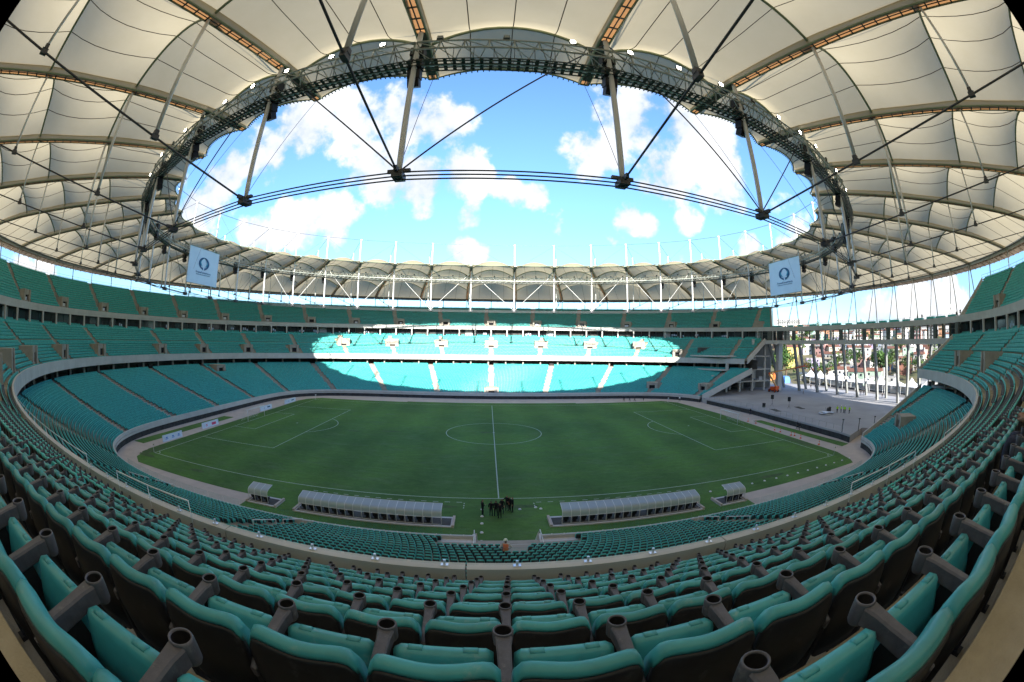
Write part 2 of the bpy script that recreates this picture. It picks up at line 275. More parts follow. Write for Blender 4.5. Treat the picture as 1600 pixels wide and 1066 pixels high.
# ------------------------------------------------------------------ mesh helpers
class MB:
    def __init__(s): s.v = []; s.f = []; s.mi = []; s.n = 0; s.cm = 0
    def add(s, vs, fs):
        o = s.n; s.v.extend([tuple(map(float, x)) for x in vs]); s.n += len(vs)
        for f in fs: s.f.append(tuple(i+o for i in f)); s.mi.append(s.cm)
        return s
    def box(s, c, d, rz=0.0, M=None):
        x, y, z = d[0]/2, d[1]/2, d[2]/2
        P = np.array([(-x,-y,-z),(x,-y,-z),(x,y,-z),(-x,y,-z),(-x,-y,z),(x,-y,z),(x,y,z),(-x,y,z)])
        if M is not None: P = P @ np.array(M).T
        if rz: P = P @ np.array([[math.cos(rz), math.sin(rz), 0], [-math.sin(rz), math.cos(rz), 0], [0, 0, 1]])
        return s.add(P+np.array(c), [(0,3,2,1),(4,5,6,7),(0,1,5,4),(1,2,6,5),(2,3,7,6),(3,0,4,7)])
    def hexa(s, P): return s.add(P, [(0,3,2,1),(4,5,6,7),(0,1,5,4),(1,2,6,5),(2,3,7,6),(3,0,4,7)])
    def beam(s, a, b, wd, ht, up=(0, 0, 1)):
        a = np.array(a, float); b = np.array(b, float); t = b-a; t = t/np.linalg.norm(t); up = np.array(up, float)
        sd = np.cross(t, up)
        if np.linalg.norm(sd) < 1e-4: sd = np.cross(t, (1, 0, 0))
        sd /= np.linalg.norm(sd); u2 = np.cross(sd, t); q = []
        for p_ in (a, b):
            for i, j in ((-1, -1), (1, -1), (1, 1), (-1, 1)): q.append(p_+sd*i*wd/2+u2*j*ht/2)
        return s.add(q, [(0,1,2,3),(7,6,5,4),(0,4,5,1),(1,5,6,2),(2,6,7,3),(3,7,4,0)])
    def tube(s, pts, r, seg=6, r2=None, cap=True):
        pts = [np.array(p_, float) for p_ in pts]; n = len(pts); prev = None; rings = []
        for i, p_ in enumerate(pts):
            t = pts[min(i+1, n-1)]-pts[max(i-1, 0)]; t = t/(np.linalg.norm(t)+1e-12)
            if prev is None:
                a = np.array((0, 0, 1.0)) if abs(t[2]) < 0.9 else np.array((1.0, 0, 0)); sd = np.cross(t, a)
            else: sd = prev-t*np.dot(prev, t)
            sd /= np.linalg.norm(sd); prev = sd; up = np.cross(sd, t)
            rr = r if r2 is None else r+(r2-r)*i/(n-1)
            if isinstance(r, (list, tuple)): rr = r[i]
            rings.append([p_+rr*(math.cos(2*PI*k/seg)*sd+math.sin(2*PI*k/seg)*up) for k in range(seg)])
        fs = [(i*seg+k, i*seg+(k+1) % seg, (i+1)*seg+(k+1) % seg, (i+1)*seg+k) for i in range(n-1) for k in range(seg)]
        if cap: fs += [tuple(range(seg-1, -1, -1)), tuple((n-1)*seg+k for k in range(seg))]
        return s.add([x for q in rings for x in q], fs)
    def loft(s, rings, closed=True, caps=True):
        m = len(rings[0]); n = len(rings); K = m if closed else m-1
        fs = [(i*m+k, i*m+(k+1) % m, (i+1)*m+(k+1) % m, (i+1)*m+k) for i in range(n-1) for k in range(K)]
        if caps and closed: fs += [tuple(range(m-1, -1, -1)), tuple((n-1)*m+k for k in range(m))]
        return s.add([x for q in rings for x in q], fs)
    def lathe(s, prof, c=(0, 0, 0), seg=14):
        rings = [[(c[0]+r*math.cos(2*PI*k/seg), c[1]+r*math.sin(2*PI*k/seg), c[2]+z) for k in range(seg)] for r, z in prof]
        return s.loft(rings, True, False)
    def grid(s, G):
        a, b = len(G), len(G[0])
        return s.add([x for q in G for x in q], [(i*b+j, (i+1)*b+j, (i+1)*b+j+1, i*b+j+1) for i in range(a-1) for j in range(b-1)])
    def mesh(s, name, mats, smooth=False):
        me = bpy.data.meshes.new(name); me.from_pydata(s.v, [], s.f)
        for m in (mats if isinstance(mats, (list, tuple)) else [mats]): me.materials.append(MAT[m])
        if any(s.mi): me.polygons.foreach_set('material_index', s.mi)
        if smooth: me.polygons.foreach_set('use_smooth', [True]*len(me.polygons))
        me.update(); return me
    def build(s, name, mats, parent=None, smooth=False, loc=None):
        return obj(name, s.mesh(name, mats, smooth), parent, loc)
def obj(name, me, parent=None, loc=None):
    o = bpy.data.objects.new(name, me); COL.objects.link(o)
    if parent is not None: o.parent = parent
    if loc is not None: o.location = loc
    return o
def tag(o, label=None, cat=None, group=None, kind=None):
    if label: o['label'] = label
    if cat: o['category'] = cat
    if group: o['group'] = group
    if kind: o['kind'] = kind
    return o
def thing(name, label, cat, loc=(0, 0, 0), rz=0.0, group=None):
    o = bpy.data.objects.new(name, None); COL.objects.link(o); o.location = loc; o.rotation_euler = (0, 0, rz)
    return tag(o, label, cat, group)
ORD = ['first', 'second', 'third', 'fourth', 'fifth', 'sixth', 'seventh', 'eighth', 'ninth', 'tenth', 'eleventh', 'twelfth', 'thirteenth', 'fourteenth', 'fifteenth', 'sixteenth', 'seventeenth', 'eighteenth', 'nineteenth', 'twentieth']
TENS = {2: 'twenty', 3: 'thirty', 4: 'forty', 5: 'fifty'}
def ordn(i):       # 0 -> first
    if i < 20: return ORD[i]
    n = i+1
    if n % 10 == 0: return TENS[n//10][:-1]+'ieth'
    return TENS[n//10]+'-'+ORD[n % 10-1]

# ------------------------------------------------------------------ plan curves (superellipses by quadrant arc length)
class Curve:
    def __init__(s, a, b, n):
        s.a, s.b, s.n = a, b, n
        t = np.linspace(0, PI/2, 6000)
        t = PI/2*(0.5-0.5*np.cos(np.linspace(0, PI, 6000)))
        x = a*np.sin(t)**(2/n); y = b*np.cos(t)**(2/n)
        L_ = np.r_[0, np.cumsum(np.hypot(np.diff(x), np.diff(y)))]
        s.q = L_[-1]; s.x, s.y, s.L = x, y, L_/L_[-1]
    def xy(s, u):
        u = np.mod(np.asarray(u, float), 1.0); q = np.floor(u*4).astype(int) % 4; fr = u*4-np.floor(u*4)
        fr = np.where(q % 2 == 0, fr, 1-fr)
        X = np.interp(fr, s.L, s.x); Y = np.interp(fr, s.L, s.y)
        sx = np.where((q == 0) | (q == 1), 1, -1); sy = np.where((q == 0) | (q == 3), -1, 1)
        return np.stack([X*sx, Y*sy], -1)
    def per(s): return 4*s.q
def normal_of(fn, u):
    e = 2e-4; d = fn(np.asarray(u)+e)-fn(np.asarray(u)-e); d = d/np.linalg.norm(d, axis=-1, keepdims=True)
    return np.stack([d[..., 1], -d[..., 0]], -1)          # outward for counter-clockwise travel
def lerpc(A, B, f): return lambda u: A.xy(u)*(1-f)+B.xy(u)*f
def s_at_y(fn, y, right=True):
    u = np.linspace(0.0, 0.5, 4001); P = fn(u); return float(np.interp(y, P[:, 1], u))
def sweep(mb, fn, sec, u0, u1, n, closed_sec=True, caps=True):
    u = np.linspace(u0, u1, n); P = fn(u); Nn = normal_of(fn, u)
    rings = [[(P[i, 0]+Nn[i, 0]*o, P[i, 1]+Nn[i, 1]*o, z) for o, z in sec] for i in range(n)]
    return mb.loft(rings, closed_sec, caps)
def cframe(fn, u):
    p_ = fn(np.array([u]))[0]; n_ = normal_of(fn, np.array([u]))[0]; return p_, n_

LOW0, LOW1 = Curve(64, 47.0, 5.0), Curve(96, 72.9, 2.3)
MIDP = Curve(92, 69.2, 2.3)
UP0, UP1 = Curve(106, 83.0, 2.3), Curve(115.2, 95.4, 2.25)
NL = 27
def low_fn(k): return lerpc(LOW0, LOW1, (k+0.9)/30.4)
def low_z(k): return 1.45+0.29*k
MIDB = [70.03+0.862*k for k in range(14)]; MIDB[7] = 76.0
_mc = {}
def mid_off(off):
    key = round(off, 3)
    if key not in _mc: _mc[key] = Curve(92+off, 69.2+off, 2.3)
    return _mc[key].xy
def mid_fn(k): return mid_off(MIDB[k]-69.2)
def mid_z(k): return 12.215+0.525*k-(0.11 if k == 7 else 0.0)
NU = 15
def up_fn(k): return lerpc(UP0, UP1, (k+1.0)/(NU+0.2))
def up_z(k): return 23.25+0.595*k
# opening (open end of the bowl, on the +x side): s-range of every row
def rng(fn, yf, yn): return s_at_y(fn, yf), 1.0+s_at_y(fn, yn)
def low_rng(fn, f): return rng(fn, 31+3*f, -34-2.5*f)
def mid_rng(fn, f): return rng(fn, 35.3+3.7*f, -35.3-6.2*f)
def up_rng(fn, f): return rng(fn, 38+7.4*f, -43.5-6.2*f)
AISLE_L = [i/24 for i in range(24)]
AISLE_M = sorted(set([round(x, 5) for x in [(0.0190+0.0330*i) for i in range(7)]+[1-(0.0190+0.0330*i) for i in range(7)]+[0.5+i/30 for i in range(-7, 8)]]))
AISLE_U = [(i+0.0)/34 for i in range(34)]

# ------------------------------------------------------------------ ground, pitch
def sheet(name, pts, z, m, kind='structure'):
    mb = MB(); mb.add([(x, y, z) for x, y in pts], [tuple(range(len(pts)))]); o = mb.build(name, m); tag(o, kind=kind); return o
sheet('ground', [(-3000, -3000), (3000, -3000), (3000, 3000), (-3000, 3000)], -0.25, 'asphalt')
u = np.linspace(0, 1, 200, endpoint=False)
P = Curve(75, 56, 4.0).xy(u); sheet('path', [tuple(x) for x in P], -0.01, 'path')
turf = [(-56.4, 30), (-55.4, -33), (-53.6, -37.6), (-51.0, -39.4), (-27.6, -39.6), (-27.5, -44.6), (-27.4, -45.6), (-2.2, -46.0), (-2.2, -48.4), (2.9, -48.4), (2.9, -46.0), (27.4, -45.6), (27.5, -44.6), (27.6, -39.6), (52.1, -39.2), (53.2, -37.8), (55.0, -33), (57.0, 12), (55.5, 33), (52, 37.6), (24.5, 37.6), (24.5, 38.6), (-24.5, 38.6), (-24.5, 37.6), (-52, 37.6), (-55.5, 34)]
mb = MB(); mb.add([(x, y, 0.0) for x, y in turf], [tuple(range(len(turf)))]); tag(mb.build('pitch_turf', 'grass'), kind='structure')
for pts in ([(-62.0, -31.6), (-58.9, -31.4), (-58.5, -1.2), (-61.6, -1.3)], [(58.9, -31.0), (61.7, -30.6), (61.5, -1.6), (59.0, -1.4)]):
    sheet('grass_strip', pts, 0.002, 'grass')
mk = MB()
def ln(x0, y0, x1, y1, wd=0.13, z=0.006):
    d = np.array([x1-x0, y1-y0]); d = d/np.linalg.norm(d); nn = np.array([-d[1], d[0]])*wd/2; a = np.array([x0, y0]); b = np.array([x1, y1])
    mk.add([(*(a-nn), z), (*(b-nn), z), (*(b+nn), z), (*(a+nn), z)], [(0, 1, 2, 3)])
def arcl(cx, cy, r, a0, a1, n=48, wd=0.13, z=0.006):
    t = np.linspace(a0, a1, n)
    mk.grid([[(cx+(r-wd/2)*math.cos(q), cy+(r-wd/2)*math.sin(q), z), (cx+(r+wd/2)*math.cos(q), cy+(r+wd/2)*math.sin(q), z)] for q in t])
ln(-52.5, -34, 52.5, -34, z=0.006); ln(-52.5, 34, 52.5, 34); ln(-52.5, -34, -52.5, 34, z=0.0085); ln(52.5, -34, 52.5, 34, z=0.0085); ln(0, -34, 0, 34, z=0.0085)
arcl(0, 0, 9.15, 0, 2*PI, 96); arcl(0, 0, 0.12, 0, 2*PI, 12, 0.2, 0.011)
for sx in (-1, 1):
    for d, h in ((16.5, 20.16), (5.5, 9.16)):
        ln(sx*(52.5-d), -h, sx*(52.5-d), h); ln(sx*52.5, -h, sx*(52.5-d), -h, z=0.0105); ln(sx*52.5, h, sx*(52.5-d), h, z=0.0105)
    a = math.acos(5.5/9.15); c0 = PI if sx > 0 else 0
    arcl(sx*41.5, 0, 9.15, c0-a, c0+a)
    arcl(sx*41.5, 0, 0.12, 0, 2*PI, 12, 0.2)
    for sy in (-1, 1):
        q0 = {(-1, -1): 0, (1, -1): PI/2, (1, 1): PI, (-1, 1): 1.5*PI}[(sx, sy)]; arcl(sx*52.5, sy*34, 1.0, q0, q0+PI/2, 12, z=0.0125)
tech = MB()
for sx in (-1, 1):     # dashed technical areas in front of the dugouts
    for k in range(14): ln(sx*(4.0+1.3*k), -35.3, sx*(4.0+1.3*k+0.6), -35.3, 0.12, 0.0145)
    for k in range(3): ln(sx*3.75, -35.5-0.6*k, sx*3.75, -35.8-0.6*k, 0.12, 0.0165)
o = mk.build('pitch_markings', 'line_white'); tag(o, kind='structure')
# worn dry patches (goal mouths, benches) as thin turf sheets of their own colour
mat('worn_turf', (0.10, 0.13, 0.055), rough=0.95, col2=(0.035, 0.095, 0.022), scale=1.2, var=0.1)
def patch(cx, cy, rx, ry, z):
    t = np.linspace(0, 2*PI, 26, endpoint=False)
    pts = [(cx+rx*math.cos(q)*(0.75+0.45*rnd.random()), cy+ry*math.sin(q)*(0.75+0.45*rnd.random())) for q in t]
    sheet('worn_turf', pts, z, 'worn_turf')
patch(-1.5, 0.2, 1.5, 0.6, 0.004); patch(-6.4, -36.6, 1.7, 0.5, 0.004); patch(-54.0, -33.2, 1.2, 3.2, 0.004); patch(-52.6, -35.9, 2.2, 0.6, 0.0045); patch(-20, -1.5, 2.2, 0.45, 0.004); patch(36, -36, 2.2, 0.5, 0.004); patch(-40, -36.3, 1.4, 0.5, 0.004); patch(54, -23, 0.9, 5, 0.004); patch(2, -36.4, 2.5, 0.5, 0.004); patch(-27, -3, 1.4, 0.4, 0.004)

# ------------------------------------------------------------------ grandstands
def terrace(mb, rows, fnk, zk, rngk, edge_off, M=260, front=None):
    """stepped concrete: rows of tread + riser, step edge edge_off behind each back line."""
    lines = []
    for k in range(rows):
        fn = fnk(k); u0, u1 = rngk(fn, k/(rows-1)); u = np.linspace(u0, u1, M); P = fn(u); Nn = normal_of(fn, u)
        lines.append(P+Nn*edge_off)
    fn = fnk(0); u0, u1 = rngk(fn, 0); u = np.linspace(u0, u1, M); F = fn(u)-normal_of(fn, u)*(front or 0.85)
    prev = F
    for k in range(rows):
        z = zk(k); cur = lines[k]
        G = [[(prev[i, 0], prev[i, 1], z), (cur[i, 0], cur[i, 1], z)] for i in range(M)]
        mb.grid(G)
        zt = zk(k+1)
        mb.grid([[(cur[i, 0], cur[i, 1], z), (cur[i, 0], cur[i, 1], zt)] for i in range(M)])
        prev = cur
    return F, lines
def stairs(parent, name, rows, fnk, zk, u, wd, edge_off, front, k0=0, k1=None, m='concrete'):
    mb = MB(); k1 = rows if k1 is None else k1
    for k in range(k0, k1):
        fn = fnk(k); p_, n_ = cframe(fn, u); a = p_+n_*edge_off; rz = math.atan2(n_[1], n_[0])
        dz = zk(k+1)-zk(k); h = dz*0.5
        c = a-n_*0.16
        mb.box((c[0], c[1], zk(k)+h/2), (0.34, wd, h-0.006), rz)
        # pale worn tread strip on the landing
        q = a-n_*0.55
        mb.box((q[0], q[1], zk(k)+0.006), (0.40, wd, 0.012), rz)
    mb.build(name, m, parent)
def portal(parent, fnk, zk, u, ka, kb, wd=3.0, door=(1.7, 2.0), m='concrete', lit=False):
    pa, na = cframe(fnk(ka), u); pb, nb = cframe(fnk(kb), u); rz = math.atan2(na[1], na[0])
    dep = float(np.dot(pb-pa, na)); z0 = zk(ka); z1 = zk(kb)+0.95; t = np.array([-na[1], na[0]])
    def bx(mb_, o, tt, z, d): c = pa+na*o+t*tt; mb_.box((c[0], c[1], z), d, rz)
    mb = MB(); sw = (wd-door[0])/2
    for sg in (-1, 1): bx(mb, dep/2-0.3, sg*(wd/2-sw/2), (z0+z1)/2, (dep, sw, z1-z0))
    dh = min(door[1], z1-z0-0.3)
    bx(mb, dep/2-0.3+0.15, 0, (z0+dh+z1)/2, (dep-0.3, door[0], z1-z0-dh))
    o = mb.build('vomitory', m, parent)
    mb = MB(); bx(mb, 0.55, 0, z0+dh/2, (0.1, door[0], dh)); mb.build('doorway_shade', 'shade_black', o)  # dark panel painted as the unlit inside of the opening
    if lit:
        mb = MB(); bx(mb, 0.47, 0.12*rnd.choice((-1, 0, 1)), z0+dh*0.55, (0.06, door[0]*rnd.uniform(0.5, 0.85), dh*rnd.uniform(0.35, 0.6))); mb.build('daylight_panel', rnd.choice(['white_paint', 'fascia', 'board_white']), o)  # pale panel painted as daylight showing through the opening
    return o
def fascia_panels(parent, fn, sec, u0, u1, length, name='fascia_panel', m='fascia', gap=0.03):
    per = float(np.sum(np.linalg.norm(np.diff(fn(np.linspace(u0, u1, 800)), axis=0), axis=1)))
    n = max(1, int(round(per/length))); g = gap/per*(u1-u0)
    for i in range(n):
        a = u0+(u1-u0)*i/n; b = u0+(u1-u0)*(i+1)/n
        mb = MB(); sweep(mb, fn, sec, a+g/2, b-g/2, 7); mb.build(name, m, parent)

# lower
low = thing('lower_grandstand', 'lower tier of teal seats on concrete steps ringing the pitch', 'grandstand')
mb = MB(); terrace(mb, NL, low_fn, low_z, low_rng, 0.10, 240, 0.82); mb.build('terrace', 'concrete', low)
u0, u1 = rng(LOW0.xy, 31, -34)
uA, uB = 1-2.3/LOW0.per(), 1+3.0/LOW0.per()       # players' tunnel gap
for a, b in ((u0, uA), (uB, u1)):
    fascia_panels(low, LOW0.xy, [(0, 0.95), (0, 2.0), (0.22, 2.0), (0.22, 0.95)], a, b, 7.0, 'front_wall_panel', 'fascia')
    mb = MB(); sweep(mb, LOW0.xy, [(0.10, -0.2), (0.10, 0.96), (0.4, 0.96), (0.4, -0.2)], a, b, 200); mb.build('plinth', 'moat_wall', low)
for s_ in AISLE_L:
    uu = s_ if s_ > 0.25 else s_+1
    if u0+0.012 < uu < u1-0.012 and not (abs(s_) < 0.01): stairs(low, 'aisle_stair', NL, low_fn, low_z, s_, 1.25, 0.10, 0.8)
PORT_L = [(0.5, 0, 4), (9/24, 4, 9), (8/24, 5, 10), (0.1530, 8, 13), (0.70, 20, 25)]
for s_, a, b in PORT_L: portal(low, low_fn, low_z, s_, a, b, 3.6, (1.9, 1.1 if a == 0 else 1.5))
# concourse wall + posts under the middle tier
back = low_fn(NL-1)
ub0, ub1 = low_rng(back, 1.0)
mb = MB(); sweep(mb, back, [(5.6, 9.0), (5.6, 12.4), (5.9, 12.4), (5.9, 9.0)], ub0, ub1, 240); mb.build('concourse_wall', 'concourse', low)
mb = MB(); sweep(mb, back, [(0.1, 9.25), (5.7, 9.25), (5.7, 9.0), (0.1, 9.0)], ub0, ub1, 240); mb.build('concourse_floor', 'concrete', low)
pm = MB(); pm.box((0, 0, 0), (0.5, 0.5, 2.4)); pm = pm.mesh('concourse_post', 'concrete')
for i in range(72):
    uu = ub0+(ub1-ub0)*(i+0.5)/72; p_, n_ = cframe(back, uu); q = p_+n_*1.3; obj('concourse_post', pm, low, (q[0], q[1], 10.4))
km = MB(); km.box((0, 0, 0), (1.5, 0.9, 1.15)); km = km.mesh('kiosk', 'black')
for i in range(46):
    uu = ub0+(ub1-ub0)*(i+rnd.random())/46; p_, n_ = cframe(back, uu); q = p_+n_*2.4; o = obj('kiosk', km, low, (q[0], q[1], 9.83)); o.rotation_euler = (0, 0, math.atan2(n_[1], n_[0])+PI/2)
# players' tunnel
mb = MB(); mb.box((0.35, -48.6, 0.95), (5.4, 0.3, 1.9)); mb.build('tunnel_wall', 'pit_grey', low)
for x0 in (-2.35, 3.05): mb = MB(); mb.box((x0, -47.25, 0.8), (0.3, 2.39, 1.6)); mb.build('tunnel_wall', 'pit_grey', low)
for x0, x1 in ((-5.2, -2.5), (3.2, 5.9)):
    mb = MB(); mb.box(((x0+x1)/2, -48.3, 1.55), (x1-x0, 3.6, 0.3)); mb.build('tunnel_landing', 'pit_grey', low)
for x0 in (-2.35, 3.05): mb = MB(); mb.tube([(x0, -44.9, 0), (x0, -44.9, 0.9), (x0, -46.0, 1.95), (x0, -48.4, 1.95)], 0.035); mb.build('tunnel_rail', 'white_paint', low)
for x0 in (-2.2, 2.9):
    mb = MB(); mb.add([(x0-0.06, -46.2, 0), (x0+0.06, -46.2, 0), (x0+0.06, -44.6, 0), (x0-0.06, -44.6, 0), (x0-0.06, -46.2, 1.75), (x0+0.06, -46.2, 1.75), (x0+0.06, -44.7, 0.25), (x0-0.06, -44.7, 0.25)], [(0, 3, 2, 1), (4, 5, 6, 7), (0, 1, 5, 4), (1, 2, 6, 5), (2, 3, 7, 6), (3, 0, 4, 7)]); mb.build('tunnel_cheek', 'white_paint', low)

# middle
mid = thing('middle_grandstand', 'middle tier of teal seats above the grey ring of fascia panels', 'grandstand')
NM = len(MIDB)
def midk(k): return mid_fn(min(k, NM-1))
mb = MB(); terrace(mb, NM, mid_fn, mid_z, mid_rng, 0.12, 260, 0.62); mb.build('terrace', 'tread_concrete', mid)
m0, m1 = rng(MIDP.xy, 35.3, -35.3)
fascia_panels(mid, MIDP.xy, [(0, 11.15), (0, 12.95), (0.26, 12.95), (0.26, 11.15)], m0, m1, 5.6)
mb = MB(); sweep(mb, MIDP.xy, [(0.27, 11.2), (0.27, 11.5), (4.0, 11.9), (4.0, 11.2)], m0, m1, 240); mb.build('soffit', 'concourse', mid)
for s_ in AISLE_M:
    uu = s_ if s_ > 0.25 else s_+1
    if m0+0.012 < uu < m1-0.012: stairs(mid, 'aisle_stair', NM, mid_fn, mid_z, s_, 1.2, 0.12, 0.6)
PORT_M = []
for s_ in AISLE_M:
    uu = s_ if s_ > 0.25 else s_+1
    if not (m0+0.015 < uu < m1-0.015): continue
    if abs(s_-0.5) < 0.11: PORT_M.append((s_, 6, 10))
    elif abs(s_-0.5) < 0.24 or 0.60 < s_ < 0.92: PORT_M.append((s_+0.004, 1, 5))
    elif 0.10 < s_ < 0.25: PORT_M.append((s_-0.002, 3, 7))
for s_, a, b in PORT_M: portal(mid, mid_fn, mid_z, s_, a, b, 3.4 if a < 6 else 4.6, (1.7, 2.0) if a < 6 else (2.0, 1.0))

# upper ring of boxes, fascia and top tier
upr = thing('upper_grandstand', 'steep top tier of teal seats above the glazed box level', 'grandstand')
mb = MB(); terrace(mb, NU, up_fn, up_z, up_rng, 0.10, 260, 0.7); mb.build('terrace', 'concrete', upr)
UPF = UP0.xy
fascia_panels(upr, UPF, [(0, 22.6), (0, 24.05), (0.25, 24.05), (0.25, 22.6)], 0.0, 1.0, 9.0)
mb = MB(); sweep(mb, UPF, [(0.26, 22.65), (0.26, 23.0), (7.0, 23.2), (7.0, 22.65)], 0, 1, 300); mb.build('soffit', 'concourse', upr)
for s_ in AISLE_U:
    uu = s_ if s_ > 0.25 else s_+1
    uf = s_at_y(UPF, 38.5), 1+s_at_y(UPF, -44)
    if uf[0]+0.012 < uu < uf[1]-0.012: 
        stairs(upr, 'aisle_stair', NU, up_fn, up_z, s_+0.003, 1.1, 0.10, 0.7, 4)
        portal(upr, up_fn, up_z, s_, 1, 4, 3.2, (1.9, 1.7), lit=rnd.random() < 0.85)
# box level: slab, glazed back wall, columns, balustrade
boxc = mid_off(MIDB[-1]-69.2+0.12)
BW = Curve(92+17.0, 69.2+17.0, 2.3).xy
BF = Curve(92+12.4, 69.2+12.4, 2.3).xy
mb = MB(); sweep(mb, BF, [(0, 18.4), (0, 19.3), (4.8, 19.3), (4.8, 18.4)], 0, 1, 300); mb.build('box_floor', 'fascia', upr)
mb = MB(); sweep(mb, BF, [(0.1, 19.3), (0.1, 20.05), (0.2, 20.05), (0.2, 19.3)], m0, m1, 300); mb.build('box_balustrade', 'teal_seat', upr)
bm0, bm1 = rng(BW, 33, -37)
bwp = int(round(Curve(109, 86.2, 2.3).per()*(bm1-bm0)/3.0))
for i in range(bwp):
    a = bm0+(bm1-bm0)*i/bwp; b = bm0+(bm1-bm0)*(i+1)/bwp
    mb = MB(); sweep(mb, BW, [(0, 19.3), (0, 22.62), (0.15, 22.62), (0.15, 19.3)], a+1e-4, b-1e-4, 2); bw = mb.build('box_window', rnd.choice(['window_dark']*8+['concourse']*6+['fascia']), upr)
    if rnd.random() < 0.22:      # pale blocks painted in as daylight from behind a box
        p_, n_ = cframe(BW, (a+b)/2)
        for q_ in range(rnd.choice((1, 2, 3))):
            t_ = np.array([-n_[1], n_[0]])*(-0.9+0.8*q_); mb = MB(); mb.box((p_[0]-n_[0]*0.04+t_[0], p_[1]-n_[1]*0.04+t_[1], 21.0+rnd.uniform(-0.2, 0.4)), (0.06, 0.55, rnd.uniform(0.5, 1.0)), math.atan2(n_[1], n_[0])); mb.build('painted_daylight', 'board_white', bw)
cmn = MB(); cmn.box((0, 0, 0), (0.45, 0.45, 3.3)); cmn = cmn.mesh('box_column', 'fascia')
nbc = 96
for i in range(nbc):
    p_, n_ = cframe(BF, i/nbc); q = p_+n_*1.3; o = obj('box_column', cmn, upr, (q[0], q[1], 20.96)); o.rotation_euler = (0, 0, math.atan2(n_[1], n_[0]))
# outer envelope of the bowl, unseen, added to block low sun
env = thing('added_facade', 'grey outer wall added behind the stands to keep out low sun', 'facade')
OUTW = Curve(117.0, 98.5, 2.1).xy
e0, e1 = s_at_y(OUTW, 46), 1+s_at_y(OUTW, -50)
mb = MB(); sweep(mb, OUTW, [(0, -0.2), (0, 30.2), (0.3, 30.2), (0.3, -0.2)], e0, e1, 260); mb.build('added_outer_wall', 'fascia', env)  # added shell, keeps low sun off the platform
nb0, nb1 = 1+s_at_y(OUTW, -60)-1, s_at_y(OUTW, -60)
un = s_at_y(OUTW, -71)
mb = MB(); sweep(mb, OUTW, [(0.0, 30.2), (0.0, 37.5), (0.25, 37.5), (0.25, 30.2)], -un, un, 120); mb.build('sun_block_wall', 'fascia', env)  # unseen wall added to stop sun entering under the near roof
# cut ends of the tiers beside the opening
def end_wall(rows, fnk, zk, rngk, side, name, parent, zlow, m='fascia'):
    top = []; 
    for k in range(rows):
        fn = fnk(k); u0, u1 = rngk(fn, k/(rows-1)); uu = u0 if side == 'far' else u1
        p_, n_ = cframe(fn, uu); t = np.array([-n_[1], n_[0]])*(-1 if side == 'far' else 1)
        top.append((p_+t*0.15, zk(k)+0.95, t))
    mb = MB(); rings = []
    for (p_, z, t) in top:
        a = p_+t*0.05; b = p_+t*0.35
        rings.append([(a[0], a[1], z-1.9), (b[0], b[1], z-1.9), (b[0], b[1], z), (a[0], a[1], z)])
    mb.loft(rings); mb.build(name, m, parent)
    mb = MB(); rings = []
    for (p_, z, t) in top:
        a = p_+t*0.0; b = p_+t*0.04
        rings.append([(a[0], a[1], zlow), (b[0], b[1], zlow), (b[0], b[1], z-1.0), (a[0], a[1], z-1.0)])
    return top
for side in ('far', 'near'):
    end_wall(NL, low_fn, low_z, low_rng, side, 'end_parapet', low, 0)
    end_wall(NM, mid_fn, mid_z, mid_rng, side, 'end_parapet', mid, 11)
    end_wall(NU, up_fn, up_z, up_rng, side, 'end_parapet', upr, 22)
# open concrete frames under the cut ends
frame = thing('end_frame', 'open concrete frame of floors and columns under the far cut end of the stands', 'building')
for z in (4.6, 8.8, 13.4):
    mb = MB(); mb.add([(76, 40, z), (100, 40.0, z), (100, 52, z), (70, 52, z), (76, 40, z+0.45), (100, 40, z+0.45), (100, 52, z+0.45), (70, 52, z+0.45)], [(0, 3, 2, 1), (4, 5, 6, 7), (0, 1, 5, 4), (1, 2, 6, 5), (2, 3, 7, 6), (3, 0, 4, 7)]); mb.build('floor_slab', 'fascia', frame)
fcm = MB(); fcm.box((0, 0, 0), (0.8, 0.8, 1.0)); fcm = fcm.mesh('column', 'fascia')
for x, h in ((73, 6), (79, 10), (85, 13), (91, 18.3), (97, 18.3)):
    for y in (40.6, 47): o = obj('column', fcm, frame, (x, y, 1.4+h/2)); o.scale = (1, 1, h)
o = obj('column', fcm, frame, (101.5, 36.8, 10.2)); o.scale = (2.6, 2.0, 17.6)
mb = MB(); mb.box((88, 51.8, 9), (30, 0.3, 15)); mb.build('rear_wall', 'concourse', frame)
for x, z in ((80, 5.6), (84, 5.5), (93, 9.8), (88, 10.0), (96, 5.5)):
    mb = MB(); mb.box((x, 42, z), (1.6, 1.2, 1.4)); mb.build('stacked_material', rnd.choice(['board_white', 'fascia', 'path']), frame)
nframe = thing('end_frame', 'open concrete frame with glazed bays under the near cut end of the stands', 'building')
for z in (9.9,):
    mb = MB(); mb.box((88, -46, z), (16, 10, 0.4)); mb.build('floor_slab', 'fascia', nframe)
for x in (84, 90, 96):
    o = obj('column', fcm, nframe, (x, -42, 5.6)); o.scale = (1, 1, 9)

